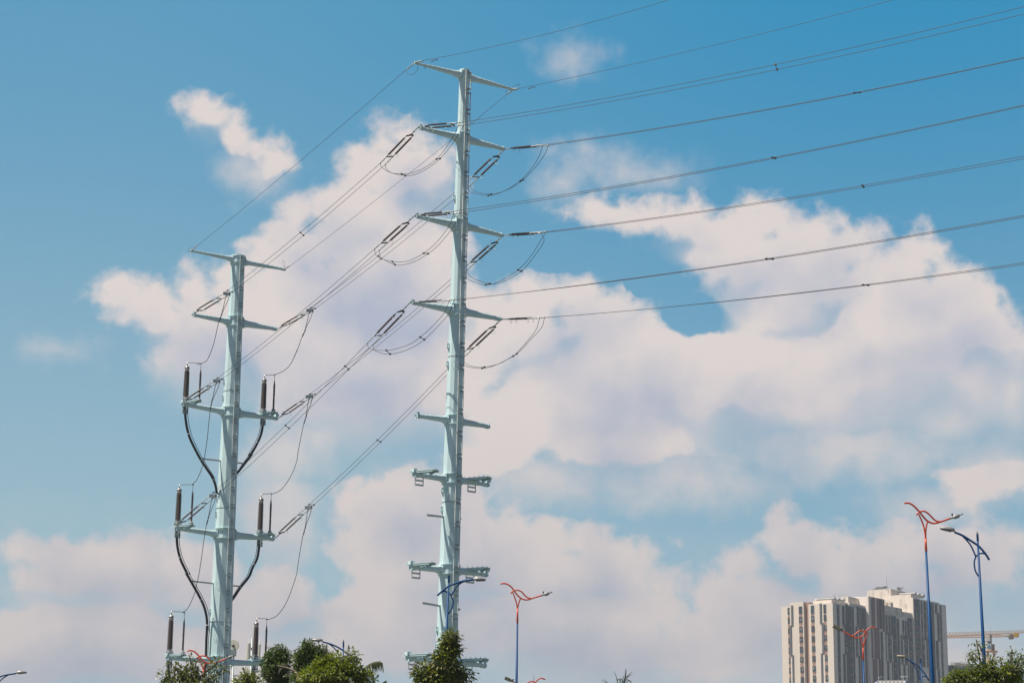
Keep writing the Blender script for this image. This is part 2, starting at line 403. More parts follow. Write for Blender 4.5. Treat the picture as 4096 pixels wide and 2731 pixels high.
    for (x0, y0, x1, y1, w) in bars:
        rx = top[0] + (bot[0] - top[0]) * (y0 - top[1]) / (bot[1] - top[1])
        P_ = p.at(at_y(rx, y0, Y).z); P_ = P_ + azv(LADAZ) * 0
        a, b = on_plane(x0, y0, P_, AD), on_plane(x1, y1, P_, AD)
        s = MB(); s.bar(a, b, .07, .09); s.bar(a + V((0, 0, .04)), b + V((0, 0, .04)), .12, .012); s.build('cable_standoff_bar', 'galv', p.root)
    return p

def arm(p, D, base, zt, zb, tip, hw, kind, side):
    T = V((-D.y, D.x, 0)); Lh = (V((tip.x, tip.y, 0)) - V((base.x, base.y, 0))).length
    H0 = (zt - zb) / 2; zc0 = (zt + zb) / 2
    flare = min(.45, Lh * .16)
    s = MB(); rings = []
    def ringat(d, zc, h, w, hb):
        c = V((base.x, base.y, 0)) + D * d; i = len(s.v)
        for (x, y) in ((-.45, 1), (.45, 1), (1, .45), (1, -.45), (.45, -1), (-.45, -1), (-1, -.45), (-1, .45)):
            s.v.append(c + T * (x * w) + V((0, 0, zc + (y * h if y > 0 else y * hb))))
        rings.append(i)
    f = lambda d: (zc0 + (tip.z - zc0) * d / Lh)
    g_ = lambda d: H0 * .86 + (hw - H0 * .86) * d / Lh
    wr = .80
    ringat(.02, zc0, H0, H0 * wr * 1.12, H0 * 1.25)
    ringat(.10, zc0, H0, H0 * wr * 1.08, H0 * 1.22)
    ringat(flare, f(flare), g_(flare) * .98, g_(flare) * wr, g_(flare) * .98)
    for t in (.4, .7, 1.0):
        d = flare + (Lh - flare) * t; ringat(d, f(d), g_(d), g_(d) * wr, g_(d))
    for a, b in zip(rings, rings[1:]):
        for j in range(8): s.f.append((a + j, a + (j + 1) % 8, b + (j + 1) % 8, b + j)); s.sm.append(False)
    for rg, rv in ((rings[0], 0), (rings[-1], 1)):
        s.f.append(tuple(rg + j for j in (range(8) if rv else reversed(range(8))))); s.sm.append(False)
    # hand grips along both flanks
    for sg in (-1, 1):
        nn = max(3, int(Lh / .36))
        for k in range(1, nn):
            d = flare + (Lh - flare) * k / nn; q = V((base.x, base.y, 0)) + D * d + T * sg * g_(d) * wr * .98 + V((0, 0, f(d) + g_(d) * .42))
            s.bar(q - D * .07, q + D * .07 + V((0, 0, .02)), .02, .02); s.bar(q + T * sg * .025 - D * .06, q + T * sg * .025 + D * .06, .015)
    o = s.build('crossarm', 'pole', p.root)
    # bolted joint plate and the wedge gussets at the root
    c = V((base.x, base.y, 0)) + D * .0; s = MB()
    s.box(c + V((0, 0, zc0 - H0 * .08)), D * .018, T * (H0 * wr * 1.3), (0, 0, H0 * 1.26))
    s.box(c - D * .07 + V((0, 0, zc0 - H0 * .08)), D * .018, T * (H0 * wr * 1.3), (0, 0, H0 * 1.26))
    for sg in (-1, 1):
        for k in range(4):
            s.box(c - D * .035 + T * sg * H0 * wr * 1.18 + V((0, 0, zc0 + H0 * (-1.05 + k * .66))), D * .075, T * .016, (0, 0, .016))
    s.build('joint_plate', 'pole', o)
    for z, k in ((zc0 + H0 * 1.12, 1), (zc0 - H0 * 1.22, -1)):    # collar round the shaft above and below
        s = MB(); s.sweep([p.at(z - .012 + side * .003), p.at(z + .012 + side * .003)], p.r(z) * (1.20 + side * .01), 12, True, False, ref=azv(168))
        s.build('collar_plate', 'pole', o)
    # tip plate with the shackle lug
    s = MB(); e = tip
    s.box(e + D * .02, D * .02, T * hw * 1.05, (0, 0, hw * 1.3)); s.box(e + D * .10 - V((0, 0, hw * .2)), D * .07, T * .015, (0, 0, hw * .5))
    s.box(e - D * .10 - V((0, 0, hw * 1.03)), D * .11, T * hw * .6, (0, 0, .02)); s.build('tip_plate', 'pole', o)
    if kind in ('tray', 'term'):
        N = azv(118.0) ; q = e - D * (.12 if side == 0 else 1.12) + V((0, 0, hw + .05))
        s = MB()
        s.bar(q - N * .25, q + N * 1.15, .42, .035); s.bar(q - N * .25 + D * .2 - V((0, 0, .05)), q + N * 1.1 + D * .2 - V((0, 0, .05)), .02, .10)
        s.bar(q - N * .25 - D * .2 - V((0, 0, .05)), q + N * 1.1 - D * .2 - V((0, 0, .05)), .02, .10)
        for sg in (-1, 1):
            a = q + D * sg * .18 - V((0, 0, .02)); s.poly([a + N * 1.1, a + N * .5, a + N * .6 - V((0, 0, .22))]); s.poly([a + N * .6 - V((0, 0, .22)), a + N * .5, a + N * 1.1])
            for k in range(5): b = q + D * sg * .16 + N * (-.15 + k * .28); s.box(b + V((0, 0, .05)), (.013, 0, 0), (0, .013, 0), (0, 0, .05))
        s.box(e + V((0, 0, hw + .08)) + D * .02, D * .12, T * .13, (0, 0, .09)); s.build('equipment_bracket', 'pole', o)
        s = MB(); q2 = e - D * (.28 if side == 0 else .98) - V((0, 0, hw)); w = .24; h = .42
        for sg in (-1, 1): s.bar(q2 + D * w * sg, q2 + D * w * sg - V((0, 0, h)), .05, .05)
        for k in (.38, .92): s.bar(q2 - D * w - V((0, 0, h * k)), q2 + D * w - V((0, 0, h * k)), .05, .085)
        if kind == 'tray': s.build('hanging_clamp_frame', 'galv', o)
    elif kind == 'dead':
        s = MB()
        for sg in (-1, 1): s.box(e + T * sg * hw * .5 + V((0, 0, hw + .03)) - D * .02, D * .09, T * .012, (0, 0, .06))
        s.sweep([e + T * hw * .55 + V((0, 0, hw + .05)), e - T * hw * .55 + V((0, 0, hw + .05))], .03, 6); s.build('shackle_bracket', 'pole', o)
    return o

a1 = cropper(1600, 200, .3189)
P2 = make_pole(105, (1858, 285), (1787.5, 2568),
    [(400, 37), (625, 46), (769, 47), (1045, 56), (1395, 61), (1606, 63), (1791, 68), (2078, 72), (2201, 77), (2553, 83)],
    [((1660.6, 252, 8, 285.5, 311.6, 'gw'), (2051, 358.5, 9, 295.7, 324.4, 'gw')),
     ((1681, 512, 13, 531.7, 565, 'dead'), (2009.8, 594.5, 14, 542.8, 576.3, 'x')),
     ((1666.6, 865.6, 12, 879.6, 916.4, 'dead'), (2003.3, 940, 15, 890, 921.7, 'x')),
     ((1649.9, 1211, 12, 1219, 1256, 'dead'), (1997, 1275, 15, 1229.6, 1264.7, 'x')),
     ((1668.6, 1662, 16, 1662, 1692.5, 'dead'), (1950.8, 1703.6, 17, 1671.8, 1702, 'x')),
     ((1659, 1897, 19, 1896.6, 1928.5, 'tray'), (1949, 1936.4, 17, 1906, 1936, 'tray')),
     ((1645.6, 2267, 20, 2257.8, 2292, 'tray'), (1942.7, 2295.6, 19, 2267, 2298, 'tray')),
     ((1632.7, 2631, 22, 2620, 2654, 'tray'), (1936.3, 2657, 22, 2634.8, 2664.6, 'tray'))],
    'tall pale green steel pole with eight pairs of crossarms, the right one of the two',
    [1432, 2013, 2569], [(1816, 795, 1), (1814, 869, 1), (1792, 1388, 1), (1790, 1460, 1), (1770, 1965, 1), (1769, 2040, 1), (1753, 2519, 1), (1752, 2589, 1)],
    [(1706, 2059, 1844, 2075, 1), (1688, 2410, 1840, 2437, 1), (1730, 2604, 1838, 2616, 1)])
P1 = make_pole(139, (953, 1027), (879, 2557),
    [(1046, 54), (1237, 56), (1396, 60.6), (1573, 65), (1796, 71.8), (2055, 78), (2278, 82), (2557, 89)],
    [((764.8, 1002.6, 8, 1025, 1045.7, 'gw'), (1136.3, 1077.6, 9, 1036, 1060, 'gw')),
     ((776, 1259.3, 13, 1270.5, 1299, 'dead'), (1101.2, 1315, 14, 1276.9, 1308.8, 'x')),
     ((734.5, 1616, 15, 1630.6, 1659, 'term'), (1104.4, 1672, 15, 1638.6, 1669, 'term')),
     ((707.4, 2112, 15, 2119, 2147.6, 'term'), (1090, 2154, 15, 2123.7, 2157, 'term')),
     ((672, 2629, 17, 2625.8, 2653.4, 'term'), (1074, 2653.4, 17, 2633.5, 2662.6, 'term'))],
    'pale green steel pole carrying black cable terminations, the left one of the two',
    [1570, 2037.6, 2491], [(897, 1528, 1), (893, 1595, 1), (869, 1994, 1), (866, 2057, 1), (842, 2446, 1), (839, 2513, 1)],
    [(805, 1834, 980, 1854, 1), (765, 2323, 965, 2345, 1)])

# ------------------------------------------------------------------ insulator strings and conductors
def rod(a, b, r=.052, mat='rubber', parent=None, name='insulator_rod', pitch=.075, big=1.0):
    a, b = V(a), V(b); L = (b - a).length; d = (b - a) / L; n = max(6, int(L / pitch)); pts, rr = [a], [r * .45]
    for i in range(n):
        t0, t1 = (i + .15) / n, (i + .55) / n
        pts += [a.lerp(b, t0), a.lerp(b, t0 + .02 / n * 5), a.lerp(b, t1)]; rr += [r * .55, r * big, r * .62]
    pts.append(b); rr.append(r * .45)
    return MB().sweep(pts, rr, 8, True, False).build(name, mat, parent)
def cylpts(a, d, L): return [V(a), V(a) + V(d) * L]
def insulator_string(tipd, c0, c1, label, mat, far_plate=False):
    """double tension string from the arm tip to the two conductor clamps c0, c1"""
    tip = tipd['tip'] + tipd['D'] * .14
    mid = (c0 + c1) / 2; d = (mid - tip); L = d.length; d.normalize(); sep = (c1 - c0); sep = sep - d * sep.dot(d); S = sep.length / 2; sep.normalize()
    dn = d.cross(sep).normalized()
    if dn.z < 0: dn = -dn
    root = thing('insulator_string', tip, label, 'insulator', 'tension insulator strings on the poles')
    k = L / 2.75
    x = lambda t, s_=0, z=0: tip + d * (t * k) + sep * (s_ * S) + dn * z
    s = MB(); s.sweep([x(-.05), x(.12)], .03, 6); s.bar(x(.10), x(.46), .035, .055); s.sweep([x(.27), x(.31)], .045, 6); s.sweep([x(.40), x(.52)], .035, 6); s.build('link', 'bracket', root)
    s = MB(); s.poly([x(.46, 0, .012), x(.60, -1, .012), x(.66, -1, .012), x(.60, 0, .012), x(.66, 1, .012), x(.60, 1, .012)])
    s.poly([x(.60, 1, -.012), x(.66, 1, -.012), x(.60, 0, -.012), x(.66, -1, -.012), x(.60, -1, -.012), x(.46, 0, -.012)])
    s.bar(x(.62, -1.05), x(.57, 0), .03, .07); s.bar(x(.57, 0), x(.62, 1.05), .03, .07); s.build('yoke_plate', 'dark', root)
    for sg in (-1, 1):
        o = rod(x(.80, sg), x(2.0, sg), .056, mat, root)
        MB().sweep([x(.60, sg), x(.82, sg)], .026, 6).build('end_fitting', 'bracket', o); MB().sweep([x(1.98, sg), x(2.18, sg)], .026, 6).build('end_fitting', 'bracket', o)
        for t in (.84, 1.96):
            c = x(t, sg, -.09); r_ = MB(); r_.ring(c, d * .5 + sep * .85 * 0 + d.cross(dn) * 0 + V((0, 0, 0)) + dn * 0 + sep * 1.0, .125, .010, 16, 4, (20, 330) if t < 1 else (-160, 150))
            r_.build('grading_ring', 'galv', o)
    s = MB(); s.bar(x(2.18, -1.05), x(2.18, 1.05), .045, .06); s.build('spacer_yoke', 'dark', root)
    for sg, cc in ((-1, c0), (1, c1)):
        s = MB(); s.sweep([x(2.16, sg), x(2.38, sg), cc], [.03, .022, .026], 6)
        for t in (.35, .62, .97): q = x(2.18, sg).lerp(cc, t); s.sweep([q - d * .035, q + d * .035], .042, 6)
        s.build('dead_end_clamp', 'galv', root)
    if far_plate:
        s = MB(); q = x(2.80); s.box(q, sep * (S * 1.25), d * .05, dn * .10)
        s.box(q - V((0, 0, .10)), sep * .05, d * .03, (0, 0, .12)); s.build('current_plate', 'galv', root)
    return root

WIRE_R = .0128
def quad_wire(Pl, az, p0, p1, p2, ext=1.0):
    """wire in the vertical plane through Pl with heading az whose sag runs through three sighted points"""
    a = azv(az); Q = [on_plane(*p, Pl, az) for p in (p0, p1, p2)]
    X = [(q - Pl).dot(a) for q in Q]; Z = [q.z for q in Q]
    def z(x):
        r = 0
        for i in range(3):
            t = Z[i]
            for j in range(3):
                if i != j: t *= (x - X[j]) / (X[i] - X[j])
            r += t
        return r
    return a, X, z
def wire_points(Pl, az, p0, p1, p2, extend):
    a, X, z = quad_wire(Pl, az, p0, p1, p2)
    # a second derivative no stronger than a real sag
    x0, x2 = X[0], X[2]; zz = lambda x: z(x); n = 26; out = []
    c2 = (z(x2) - 2 * z((x0 + x2) / 2) + z(x0)) / ((x2 - x0) / 2) ** 2 / 2
    s2 = (z(x2) - z(x0)) / (x2 - x0) + c2 * (x2 - x0)
    L = x2 - x0
    for i in range(n + 1):
        x = x0 + L * i / n; out.append(Pl + a * x + V((0, 0, z(x) - Pl.z)))
    for i in range(1, 9):
        e = extend * i / 8; x = x2 + e
        out.append(Pl + a * x + V((0, 0, z(x2) + s2 * e + min(c2, .0012) * e * e * (1 if c2 > 0 else 0) - Pl.z)))
    return out
WAZ = 130.0
def hperp(az): a = azv(az); return V((-a.y, a.x, 0))
def pair(name, label, cat, grp, la, lb, spacers, r=WIRE_R, mat='wire', spname='spacer'):
    root = thing(name, (la[0] + lb[0]) / 2, label, cat, grp)
    MB().sweep(la, r, 5).build('wire', mat, root); MB().sweep(lb, r, 5).build('wire', mat, root)
    for (a, b) in spacers:
        d = (b - a).normalized(); s = MB(); s.bar(a, b, .022, .03)
        t = hperp(0)
        for q in (a, b): s.sweep([q - d * .05, q + d * .05], .05, 6); s.ball(q, .05, 6, 4)
        s.build(spname, 'dark', root)
    return root
def near_x(line, px_):           # point of a line seen nearest to photo column px_
    best = None
    for a, b in zip(line, line[1:]):
        for k in range(6):
            q = a.lerp(b, k / 6); v = q - CAM; X = 2048 + FP * v.dot(R) / v.dot(F)
            if best is None or abs(X - px_) < best[0]: best = (abs(X - px_), q)
    return best[1]

names = {1: 'upper', 2: 'middle', 3: 'lowest'}
sname = {0: 'left', 1: 'right'}
right_px = {
 (1, 0): (((1839, 491), (3097.7, 260), (4096, 28)), ((1853.5, 501.4), (3113, 278), (4096, 57.4)), 3105),
 (1, 1): (((2171, 581), (2900, 468), (4096, 231)), ((2193, 582), (2900, 471.2), (4096, 232.9)), 3428),
 (2, 0): (((1814.7, 845), (3089.7, 631), (4096, 421)), ((1837.5, 852), (3107, 632.5), (4096, 424.9)), 3098),
 (2, 1): (((2184, 927), (3500, 733.4), (4096, 624.7)), ((2164, 933), (3500, 741), (4096, 635)), 3453),
 (3, 0): (((1797, 1202), (3500, 965.8), (4096, 861.5)), ((1816, 1199), (3500, 971), (4096, 867.9)), 3081),
 (3, 1): (((2158, 1272), (3500, 1133.6), (4096, 1050.5)), ((2178, 1270), (3500, 1137.2), (4096, 1057.6)), 3462)}
left_px2 = {(1, 0): ((1521, 653.4), (1540, 659.7)), (1, 1): ((1864.7, 730.6), (1880.5, 743)), (2, 0): ((1498, 996), (1516.6, 1001.7)),
 (2, 1): ((1856.8, 1070), (1869, 1078.8)), (3, 0): ((1469, 1372.7), (1491.4, 1378)), (3, 1): ((1846.8, 1416.5), (1851.8, 1432))}
left_px1 = {(1, 0): ((910, 1162), (929, 1168)), (1, 1): ((1243, 1230.6), (1260.7, 1234)), (2, 0): ((870, 1512), (888.5, 1515.8)),
 (2, 1): ((1240, 1575.8), (1259.7, 1577)), (3, 0): ((854, 1969), (873, 1973.8)), (3, 1): ((1236.8, 2016.8), (1256, 2018.4))}
span_sp = {(1, 0): [1210], (1, 1): [1519], (2, 0): [], (2, 1): [1146], (3, 0): [1152, 1390], (3, 1): [1515]}
clamps2, clampsR = {}, {}
WORD = {1: 'second', 2: 'third', 3: 'fourth'}
p1az = {}
for (lv, sd_), (pa, pb, spx) in right_px.items():
    A = P2.arms[lv * 2 + sd_]; tip = A['tip']
    h = hperp(WAZ) * .2
    la = wire_points(tip - h, WAZ, *pa, 60); lb = wire_points(tip + h, WAZ, *pb, 60)
    if sd_ == 1 or True:
        # keep the pair a constant arm's length apart
        pass
    w = f"right pole's {WORD[lv]} crossarm, {sname[sd_]} side"
    pair('conductor_pair', f"pair of dark wires leaving right from the {w}", 'power line', 'conductor pairs leaving to the right', la, lb, [(near_x(la, spx - 8), near_x(lb, spx + 8))])
    clampsR[lv, sd_] = (la[0], lb[0])
    insulator_string(A, la[0], lb[0], f"black double insulator pointing right from the {w}", 'rubber')
for key, (qa, qb) in left_px2.items():
    lv, sd_ = key; A2, A1 = P2.arms[lv * 2 + sd_], P1.arms[lv * 2 + sd_]
    t2, t1 = A2['tip'], A1['tip']; az_ = math.degrees(math.atan2((t1 - t2).x, (t1 - t2).y)); h = hperp(az_) * .2
    a2, b2 = on_plane(*qa, t2 + h, az_), on_plane(*qb, t2 - h, az_)
    a1_, b1_ = on_plane(*left_px1[key][0], t1 + h, az_), on_plane(*left_px1[key][1], t1 - h, az_)
    def ln(p, q, sag=.17): return [p.lerp(q, i / 16) - V((0, 0, 4 * sag * (i / 16) * (1 - i / 16))) for i in range(17)]
    d = (t2 - t1).normalized()
    la, lb = ln(a1_, a2), ln(b1_, b2)
    e = (la[0] - la[1]).normalized() * .75
    la = [la[0] + e] + la; lb = [lb[0] + e] + lb
    sp = [(la[1], lb[1])] + [(near_x(la, s_ - 7), near_x(lb, s_ + 7)) for s_ in span_sp[key]]
    w = f"{WORD[lv]} crossarms on the {sname[sd_]} side"
    pair('conductor_pair', f"pair of dark wires strung between the poles' {w}", 'power line', 'conductor pairs between the poles', la, lb, sp)
    clamps2[key] = (a2, b2)
    insulator_string(A2, a2, b2, f"brown double insulator sloping down left from the right pole's {WORD[lv]} crossarm, {sname[sd_]} side", 'rubberbrown')
    r_ = insulator_string(A1, la[0], lb[0], f"double insulator rising from the left pole's {WORD[lv]} crossarm, {sname[sd_]} side", 'rubber', True)
    p1az[key] = (la[0].lerp(lb[0], .5), (la[1] + lb[1]) / 2)

# earth wires
for sd_, pts in ((0, ((1692.5, 243), (2211, 131), (2677, 0))), (1, ((2076.8, 354.7), (2900, 171.7), (3576, 0)))):
    A = P2.arms[sd_]; tip = A['tip']; ln_ = wire_points(tip, WAZ, *pts, 60)
    root = thing('earth_wire', ln_[0], f"thin single wire running off right from the top crossarm, {sname[sd_]} end", 'power line', 'earth wires')
    MB().sweep(ln_, .011, 5).build('wire', 'wire', root)
    s = MB(); s.sweep([tip, ln_[0]], [.04, .025], 6)
    for t in (.3, .6): q = tip.lerp(ln_[0], t); s.ball(q, .06, 6, 4)
    s.build('dead_end_clamp', 'bracket', root)
    q = near_x(ln_, (1738, 2127)[sd_]); s = MB(); s.sweep([q - azv(WAZ) * .16 - V((0, 0, .12)), q + azv(WAZ) * .16 - V((0, 0, .10))], .012, 5); s.bar(q, q - V((0, 0, .11)), .03)
    for sg in (-1, 1): c = q + azv(WAZ) * .17 * sg - V((0, 0, .11)); s.sweep([c - azv(WAZ) * .05, c + azv(WAZ) * .05], .028, 6)
    s.build('vibration_damper', 'dark', root)
    s = MB(); q = tip + A['D'] * (-.55 if sd_ == 0 else -.02)
    pts_ = [on_plane(*p, tip, AD) for p in (((1692, 243), (1695, 262), (1702, 276), (1703, 262)) if sd_ == 0 else ((2048, 352), (2062, 342), (2077, 340), (2072, 350)))]
    s.sweep(smooth_path(pts_), .010, 5); s.build('bonding_loop', 'wire', root)
for sd_, p0, p1_ in ((0, (788.7, 983.5), (1620.7, 283)), (1, (1163.4, 1061.6), (2025.7, 380))):
    t2, t1 = P2.arms[sd_]['tip'], P1.arms[sd_]['tip']
    az_ = math.degrees(math.atan2((t1 - t2).x, (t1 - t2).y)); a, b = on_plane(*p0, t1, az_), on_plane(*p1_, t2, az_)
    ln_ = [a.lerp(b, i / 16) - V((0, 0, .5 * (i / 16) * (1 - i / 16))) for i in range(17)]
    root = thing('earth_wire', a, f"thin single wire strung between the tops of the two poles, {sname[sd_]} side", 'power line', 'earth wires')
    MB().sweep(ln_, .011, 5).build('wire', 'wire', root)
    for (q0, q1) in ((t1, a), (t2, b)):
        s = MB(); s.sweep([q0, q1], [.03, .02], 6)
        for t in (.25, .5, .75): q = q0.lerp(q1, t); s.ball(q, .05, 6, 4)
        s.build('dead_end_clamp', 'bracket', root)
    s = MB()
    loop = ((1620, 283), (1633, 298), (1652, 299), (1670, 278), (1671, 258)) if sd_ == 0 else ((2025, 380), (2026, 366), (2040, 360), (2046, 362))
    s.sweep(smooth_path([on_plane(*p, t2, az_) for p in loop]), .010, 5)
    loop = ((790, 984), (766, 990), (753, 1003), (762, 1009)) if sd_ == 0 else ((1163, 1062), (1140, 1068), (1128, 1052), (1132, 1042), (1139, 1050), (1137, 1072))
    s.sweep(smooth_path([on_plane(*p, t1, az_) for p in loop]), .009, 5); s.build('bonding_loop', 'wire', root)

# jumper loops on the right pole
c2 = cropper(1500, 450, .3507); c3 = cropper(1450, 800, .3507); c4 = cropper(1450, 1150, .3507)
J = {(1, 0): (c2, [(60,580),(75,625),(163,680),(250,700),(360,700),(470,675),(600,610),(735,500),(860,330),(940,180),(963,125)], [(115,598),(130,645),(190,690),(290,712),(403,720),(520,682),(650,605),(772,497),(890,350),(975,215),(1000,155)], [(2, 4), (7, 7)][:]),
     (1, 1): (c2, [(1050,870),(1085,905),(1130,920),(1240,945),(1350,942),(1500,885),(1600,820),(1680,760),(1800,620),(1880,480),(1912,390)], [(1085,835),(1110,880),(1160,905),(1270,930),(1385,925),(1520,878),(1630,815),(1715,747),(1850,600),(1940,470),(1973,385)], None),
     (2, 0): (c3, [(137,560),(145,600),(170,645),(260,685),(340,702),(425,707),(540,690),(670,625),(780,545),(900,420),(1000,270),(1045,140)], [(190,575),(198,620),(215,660),(290,705),(370,738),(462,740),(600,700),(720,630),(827,553),(950,420),(1060,270),(1107,155)], None),
     (2, 1): (c3, [(1163,835),(1190,885),(1250,925),(1350,960),(1468,962),(1580,920),(1700,850),(1800,775),(1920,640),(2010,500),(2035,385)], [(1195,795),(1215,860),(1300,910),(1400,942),(1505,957),(1620,925),(1740,860),(1840,787),(1960,640),(2070,470),(2093,370)], None),
     (3, 0): (c4, [(55,635),(70,685),(130,710),(220,717),(325,712),(430,685),(560,635),(690,540),(800,440),(930,290),(990,155)], [(118,650),(135,710),(190,740),(270,758),(365,752),(480,720),(610,660),(738,565),(870,430),(990,290),(1043,155)], None),
     (3, 1): (c4, [(1140,825),(1155,875),(1210,905),(1320,920),(1410,917),(1540,875),(1650,820),(1745,760),(1880,610),(1980,480),(2020,355)], [(1150,800),(1170,860),(1240,895),(1340,908),(1450,898),(1580,860),(1690,795),(1785,735),(1910,600),(2040,460),(2076,355)], None)}
for key, (cr, A_, B_, _) in J.items():
    L0, L1 = clamps2[key], clampsR[key]; out = []
    for k, pts in ((0, A_), (1, B_)):
        P, Q = L0[k], L1[k]
        w = smooth_path([P] + [on_plane2(*cr(p), P, Q) for p in pts[1:-1]] + [Q], 4); out.append(w)
    n = len(out[0]); m_ = len(out[1])
    sp = [(out[0][int(n * f_)], out[1][int(m_ * f_)]) for f_ in (.36, .66)]
    pair('jumper_loop', f"slack wire pair looping below the right pole's {WORD[key[0]]} crossarm, {sname[key[1]]} side", 'jumper cable', 'jumper loops under the right pole arms', out[0], out[1], sp, .0135, 'wire', 'spacer')

# ------------------------------------------------------------------ cable terminations, arresters and cables on the left pole
cA = cropper(650, 950, .3189); cB = cropper(650, 1350, .3189); cC = cropper(650, 1800, .3189); cD = cropper(600, 2250, .3068)
TERM = {
 (1, 0): dict(arm=4, b=(742.5, 1597), t=(751.4, 1449), ab=(797, 1600), at=(803.7, 1454.5),
   j=[cA((735,985)), cA((700,1080)), cA((665,1240)), cA((640,1340)), cA((600,1450)), cA((560,1535)), cB((530,305)), cB((482,326)), cB((430,338)), cB((375,330))],
   c=[cB((283,880)), cB((288,1000)), cB((305,1120)), cB((340,1250)), cB((400,1380)), cB((480,1530)), cC((540,210)), cC((620,330)), cC((662,430)), cC((682,540))]),
 (1, 1): dict(arm=5, b=(1052.4, 1646.6), t=(1055, 1498.3), ab=(1093.3, 1641.8), at=(1098, 1500),
   j=[cA((1780,1185)), cA((1740,1270)), cA((1700,1390)), cA((1650,1500)), cA((1620,1568)), cB((1690,150)), cB((1620,310)), cB((1530,410)), cB((1405,466)), cB((1330,478))],
   c=[cB((1262,1030)), cB((1255,1120)), cB((1230,1230)), cB((1170,1360)), cB((1100,1480)), cC((1120,50)), cC((1030,170)), cC((935,290)), cC((860,380))]),
 (2, 0): dict(arm=6, b=(710.6, 2095), t=(720, 1937), ab=(764.8, 2091.8), at=(768.6, 1938),
   j=[cB((615,820)), cB((600,900)), cB((580,1080)), cB((560,1280)), cB((530,1480)), cC((520,130)), cC((480,260)), cC((430,370)), cC((372,430)), cC((300,442))],
   c=[cC((188,1040)), cC((180,1120)), cC((195,1250)), cC((235,1390)), cC((310,1545)), cD((470,130)), cD((550,270)), cD((640,430)), cD((705,570)), cD((740,720)), cD((743,860)), cD((735,1000)), cD((728,1230)), cD((700,1600)), cD((700,2200))]),
 (2, 1): dict(arm=7, b=(1039.7, 2128.5), t=(1045.4, 1974.8), ab=(1079, 2128.5), at=(1089.4, 1975),
   j=[cB((1795,1010)), cB((1770,1090)), cB((1740,1230)), cB((1700,1440)), cC((1685,130)), cC((1640,260)), cC((1570,390)), cC((1480,500)), cC((1376,548)), cC((1310,566))],
   c=[cC((1215,1140)), cC((1208,1240)), cC((1185,1360)), cC((1130,1470)), cD((1290,180)), cD((1180,320)), cD((1080,470)), cD((1000,560))]),
 (3, 0): dict(arm=8, b=(678.2, 2604), t=(684.4, 2441.8), ab=(730.4, 2609), at=(732, 2448),
   j=[cC((572,860)), cC((548,950)), cC((520,1120)), cC((490,1340)), cC((455,1568)), cD((620,230)), cD((580,400)), cD((500,580)), cD((428,644)), cD((350,645))],
   c=[cD((240,1290)), cD((243,1400)), cD((268,1560)), cD((330,1750)), cD((420,1950)), cD((560,2200)), cD((660,2500)), cD((700,2900))]),
 (3, 1): dict(arm=9, b=(1020.3, 2632), t=(1025.5, 2470), ab=(1061.7, 2628.9), at=(1070.9, 2476),
   j=[cC((1785,990)), cC((1760,1080)), cC((1720,1300)), cC((1690,1500)), cD((1910,150)), cD((1850,340)), cD((1760,550)), cD((1650,690)), cD((1535,738)), cD((1450,740))],
   c=[cD((1360,1380)), cD((1355,1470)), cD((1345,1560)), cD((1300,1750)), cD((1200,1950)), cD((1060,2150)), cD((960,2300))]),
}
